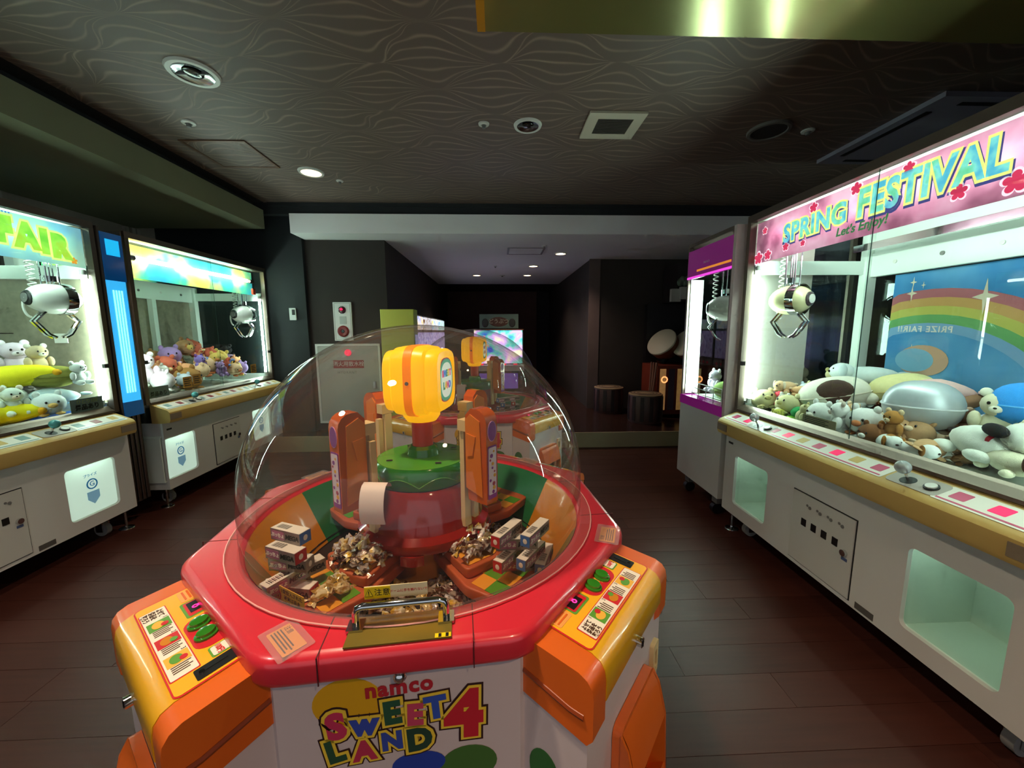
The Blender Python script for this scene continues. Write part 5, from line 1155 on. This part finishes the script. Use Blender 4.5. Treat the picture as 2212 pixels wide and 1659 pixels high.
# --- purple crane game
for (nm, kd, c1, c2, p, s, rz, lb) in (('green_cushion', 'cushion', '8fae5c', 'a8c078', (1.72, 2.78, .86), .22, .3, 'green plush cushion in the purple crane game'), ('grey_bear', 'bear', 'b0aab8', 'd8d4dc', (1.70, 2.92, .88), .2, NX, 'grey plush bear beside the green cushion in the purple crane game'),
    ('pink_rabbit', 'bear', 'd89aa0', 'f0d0d0', (1.85, 2.70, .98), .2, NX, 'pink plush rabbit high in the purple crane game'), ('brown_teddy', 'bear', '7a5a48', 'b0907a', (2.02, 2.60, 1.0), .22, NX - .6, 'brown plush teddy nearest the side pane of the purple crane game'), ('tan_teddy', 'bear', '9a7860', 'c8a890', (2.10, 2.72, 1.02), .22, NX - .9, 'tan plush teddy at the back of the purple crane game'), ('dark_teddy', 'round', '5c463c', '8a7060', (1.98, 2.78, .93), .22, NX, 'dark brown round plush animal in the purple crane game'), ('rose_teddy', 'bear', 'a88478', 'd0b0a4', (2.14, 2.62, .93), .2, NX - .7, 'rosy brown plush teddy in the corner of the purple crane game')):
    tc(nm, kd, c1, c2, p, s, rz, lb, 'prizes in the purple crane game')

# ------------------------------------------------------------------ machines beyond the step
Z1 = .17
t = root('game_cabinet', (-1.075, 4.25, Z1), 0, 'plain lime green game cabinet side beyond the candy domes', 'arcade machine')
lime = mat('lime_laminate', 'b4c04c', .45, noise=(3, .1))
MB().prism(roundpoly([(-.178, 0), (.178, 0), (.178, .205), (-.178, .205)], .01), 0, 1.37).build('cabinet', lime, t, bevel=.008)
MB().box(-.178, .178, -.006, .0, .02, .08).build('kick_plate', M_black, t); MB().box(.179, .183, .03, .18, .5, 1.1).build('side_screen', mat('dim_screen', '303848', .2, emit='6070a0', es=.3), t)
screens = [('8090e0', 'f0d060'), ('806040', 'a08860'), ('e8e8a0', '80b0d0'), ('90c0e0', '70d0a0')]
for k in range(4):
    t = root('card_vending_machine', (-1.06, 5.35 + k * .74, Z1), PI / 2, ('nearest', 'second', 'third', 'farthest')[k] + ' upright card vending machine along the corridor wall', 'vending machine', 'card vending machines in the corridor')
    MB().box(-.34, .34, .02, .155, 0, 1.36).build('cabinet', mat('vending_grey', '8c8a86', .4), t, bevel=.006)
    MB().box(-.31, .31, .0, .0195, 1.16, 1.34).build('header_sign', tmat('vend_head_%d' % k, screens[k][0], .3, (9, (screens[k][0], 'e8e8f0', screens[k][1])), lit=.5), t)
    MB().box(-.31, .31, .0, .0195, .62, 1.12).build('display_window', tmat('vend_win_%d' % k, 'c0b8e0', .3, (12, ('7868b0', 'd8d0f0', 'b0a0c8')), lit=.35), t)
    MB().box(-.33, .33, -.012, .0195, .46, .58).build('button_shelf', M_panel, t, bevel=.004)
    for j in range(4): MB().cyl((-.22 + j * .14, -.018, .52), (-.22 + j * .14, -.012, .52), .025, n=14).build('push_button', mat('vend_red', 'd03040', .3, emit='e04050', es=.4), t)
    MB().box(-.2, .2, .012, .0195, .2, .36).build('delivery_tray', M_black, t)
t = root('screen_game_machine', (.017, 6.9, Z1), 0, 'arcade machine with a bright coloured screen and an animal sign on top', 'arcade machine')
MB().box(-.45, .45, .06, .7, 0, 1.165).build('cabinet', mat('cab_dark', '2a2428', .5), t, bevel=.01)
MB().box(-.43, .43, .03, .059, .56, 1.15).build('screen', tmat('screen_print', 'a0a0f0', .2, (3.5, ('3040c8', '60c8b0', 'd8a8f0', 'f0f0d0')), lit=.9), t)
MB().box(-.45, .45, .02, .0595, 1.152, 1.17).build('screen_trim', mat('trim_orange', 'a05a28', .4), t)
hs = MB().box(-.33, .36, .06, .12, 1.185, 1.435).build('title_sign', mat('sign_sage', '6f8a78', .5, noise=(8, .15)), t)
MB().ell((.01, .06, 1.30), (.17, .01, .085), u=20, v=10).build('title_badge', mat('title_brown', '6a4a38', .5, noise=(30, .4)), hs)
text('どうぶつ', .09, mat('title_cream', 'b8b090', .5), hs, T(.01, .048, 1.305) @ FRONT, off=.002)
for s in (-1, 1): MB().ell((.01 + s * .24, .06, 1.28), (.06, .012, .08), u=14, v=8).build('animal_print', mat('animal_grey', '3c4038', .5), hs)
for k, z in enumerate((1.03, .95, .87)): text(('あそ', '1回', '100円')[k], .06, emat('neon_red', 'ff3050', 1.5), t, T(-.28 + .02 * k, .028, z) @ FRONT)
MB().box(-.45, .45, -.14, .058, .44, .54).build('control_shelf', M_panel, t, bevel=.008)
for j in range(4): MB().cyl((-.3 + j * .2, -.04, .54), (-.3 + j * .2, -.04, .565), .035, n=16).build('push_button', M_glowred, t)
MB().box(-.35, .35, .052, .0595, .1, .38).build('door_panel', mat('cab_purple', '6a50a0', .4, emit='8060d0', es=.3), t)
# drum game
t = root('drum_game', (2.36, 5.0, Z1), 0, 'drum rhythm game with two tilted drums on a patterned base', 'arcade machine')
base = MB().box(-.30, .5, -.10, .42, .04, .68).build('base', mat('drum_base_red', '7a3020', .4, noise=(5, .3)), t, bevel=.008)
cols = (('e8a868', .06), ('1c1418', .05), ('c89858', .05), ('3a2430', .06), ('d8b078', .06))
for k in range(5): MB().box(-.26 + k * .115, -.26 + k * .115 + .08, -.1035, -.1005, .10, .64).build('pattern_panel', mat('drum_pat_%d' % k, cols[k][0], .4, noise=(18, .5), emit=cols[k][0], es=.12), base)
for k, x in enumerate((-.20, .26)): MB().mesh(plate_me(circ(x, .5, .045), [circ(x, .5, .028)], .001), T(0, -.1046, 0) @ FRONT).build('lit_ring', emat('lit_orange', 'ffa060', 1.0), base)
for k, (x, dy) in enumerate(((-.16, .12), (.10, -.06))):
    R = T(x + .02, .06 + dy, .98) @ RZ(.5) @ RY(-.95)
    d = MB().lathe([(.0, -.22), (.14, -.22), (.19, -.13), (.2, -.06), (.19, .0)], 32, R).build('drum', mat('drum_wood', '6e3a20', .35, noise=(12, .2)), t)
    MB().lathe([(.0, .022), (.185, .02), (.205, .008), (.208, -.012), (.192, -.02)], 32, R).build('drum_skin', mat('drum_skin_cream', 'c9c0aa', .55), d)
    MB().cyl(R @ Vector((0, 0, -.2)), (x + .05, .12 + dy, .685), .07, n=14).build('drum_stand', M_black, d)
for k in range(3): MB().cyl((-.33, -.06 + k * .05, .30), (-.30 - .01 * k, -.08 + k * .06, .72), .014, n=8).build('drumstick', mat('stick_wood', '7a5040', .5), t)
MB().box(-.25, .5, .44, .54, .0, 1.5).build('screen_tower', mat('tower_dark', '181214', .4), t)
MB().box(.0, .48, .1, .54, 1.52, 2.0).build('head_board', mat('head_dark', '241a1c', .5), t)
orn = MB().box(-.06, .06, -.02, .04, 1.5, 1.66, T(-.06, 0, 0)).box(-.02, .1, -.06, .0, 1.53, 1.68).build('paper_ornament', mat('ornament_white', 'b0aca4', .6), t)
for k in range(5): MB().ell((-.02 + .03 * k, -.02, 1.74 + .03 * (k % 2)), (.04, .04, .05), u=10, v=6).build('ornament_leaf', mat('ornament_green', '5a6a58', .6, noise=(30, .5)), t)
# drum shaped stools
for k, (x, y, r, lb) in enumerate(((1.56, 5.33, .20, 'drum shaped striped stool farther from the camera, in front of the dark wall'), (1.85, 4.72, .205, 'drum shaped striped stool closer to the step, beside the drum game'))):
    t = root('drum_stool', (x, y, Z1), 0, lb, 'stool', 'drum stools')
    MB().lathe([(0, 0), (r * .97, 0), (r, .03), (r * 1.02, .18), (r, .33), (r * .97, .345), (0, .345)], 40).build('barrel', mat('stool_brown', '4a302c', .5, noise=(6, .2)), t)
    for j in range(12):
        a = 2 * PI * j / 12; MB().box(-.022, .022, -r * 1.028, -r * 1.0, .03, .33).build('stave_stripe', mat('stool_stripe', '231614', .5), t, rz=a)
    st_ = MB().lathe([(0, .36), (r * .9, .358), (r * 1.0, .35), (r * 1.0, .34)], 40).build('seat', mat('seat_tan', '8a7458', .6), t)
    for q in (.9, .7, .5): MB().lathe([(r * q, .3605), (r * (q - .06), .3612), (r * (q - .06), .359)], 40).build('seat_ring', mat('seat_dark', '3c2a24', .6), st_)

t = root('prize_board', (-2.60, 2.08, .79), 0, 'yellow board under the lower yellow plush in the FAIR machine', 'board', None)
MB().prism(roundpoly([(-.12, -.3), (.035, -.3), (.035, .2), (-.12, .2)], .012), 0, .016).build('board', mat('board_yellow', 'd8a83a', .4, noise=(10, .1)), t, bevel=.003)
MB().box(.0352, .037, -.28, .18, .002, .013).build('edge_strip', mat('edge_brown', '6a4a20', .5), t)
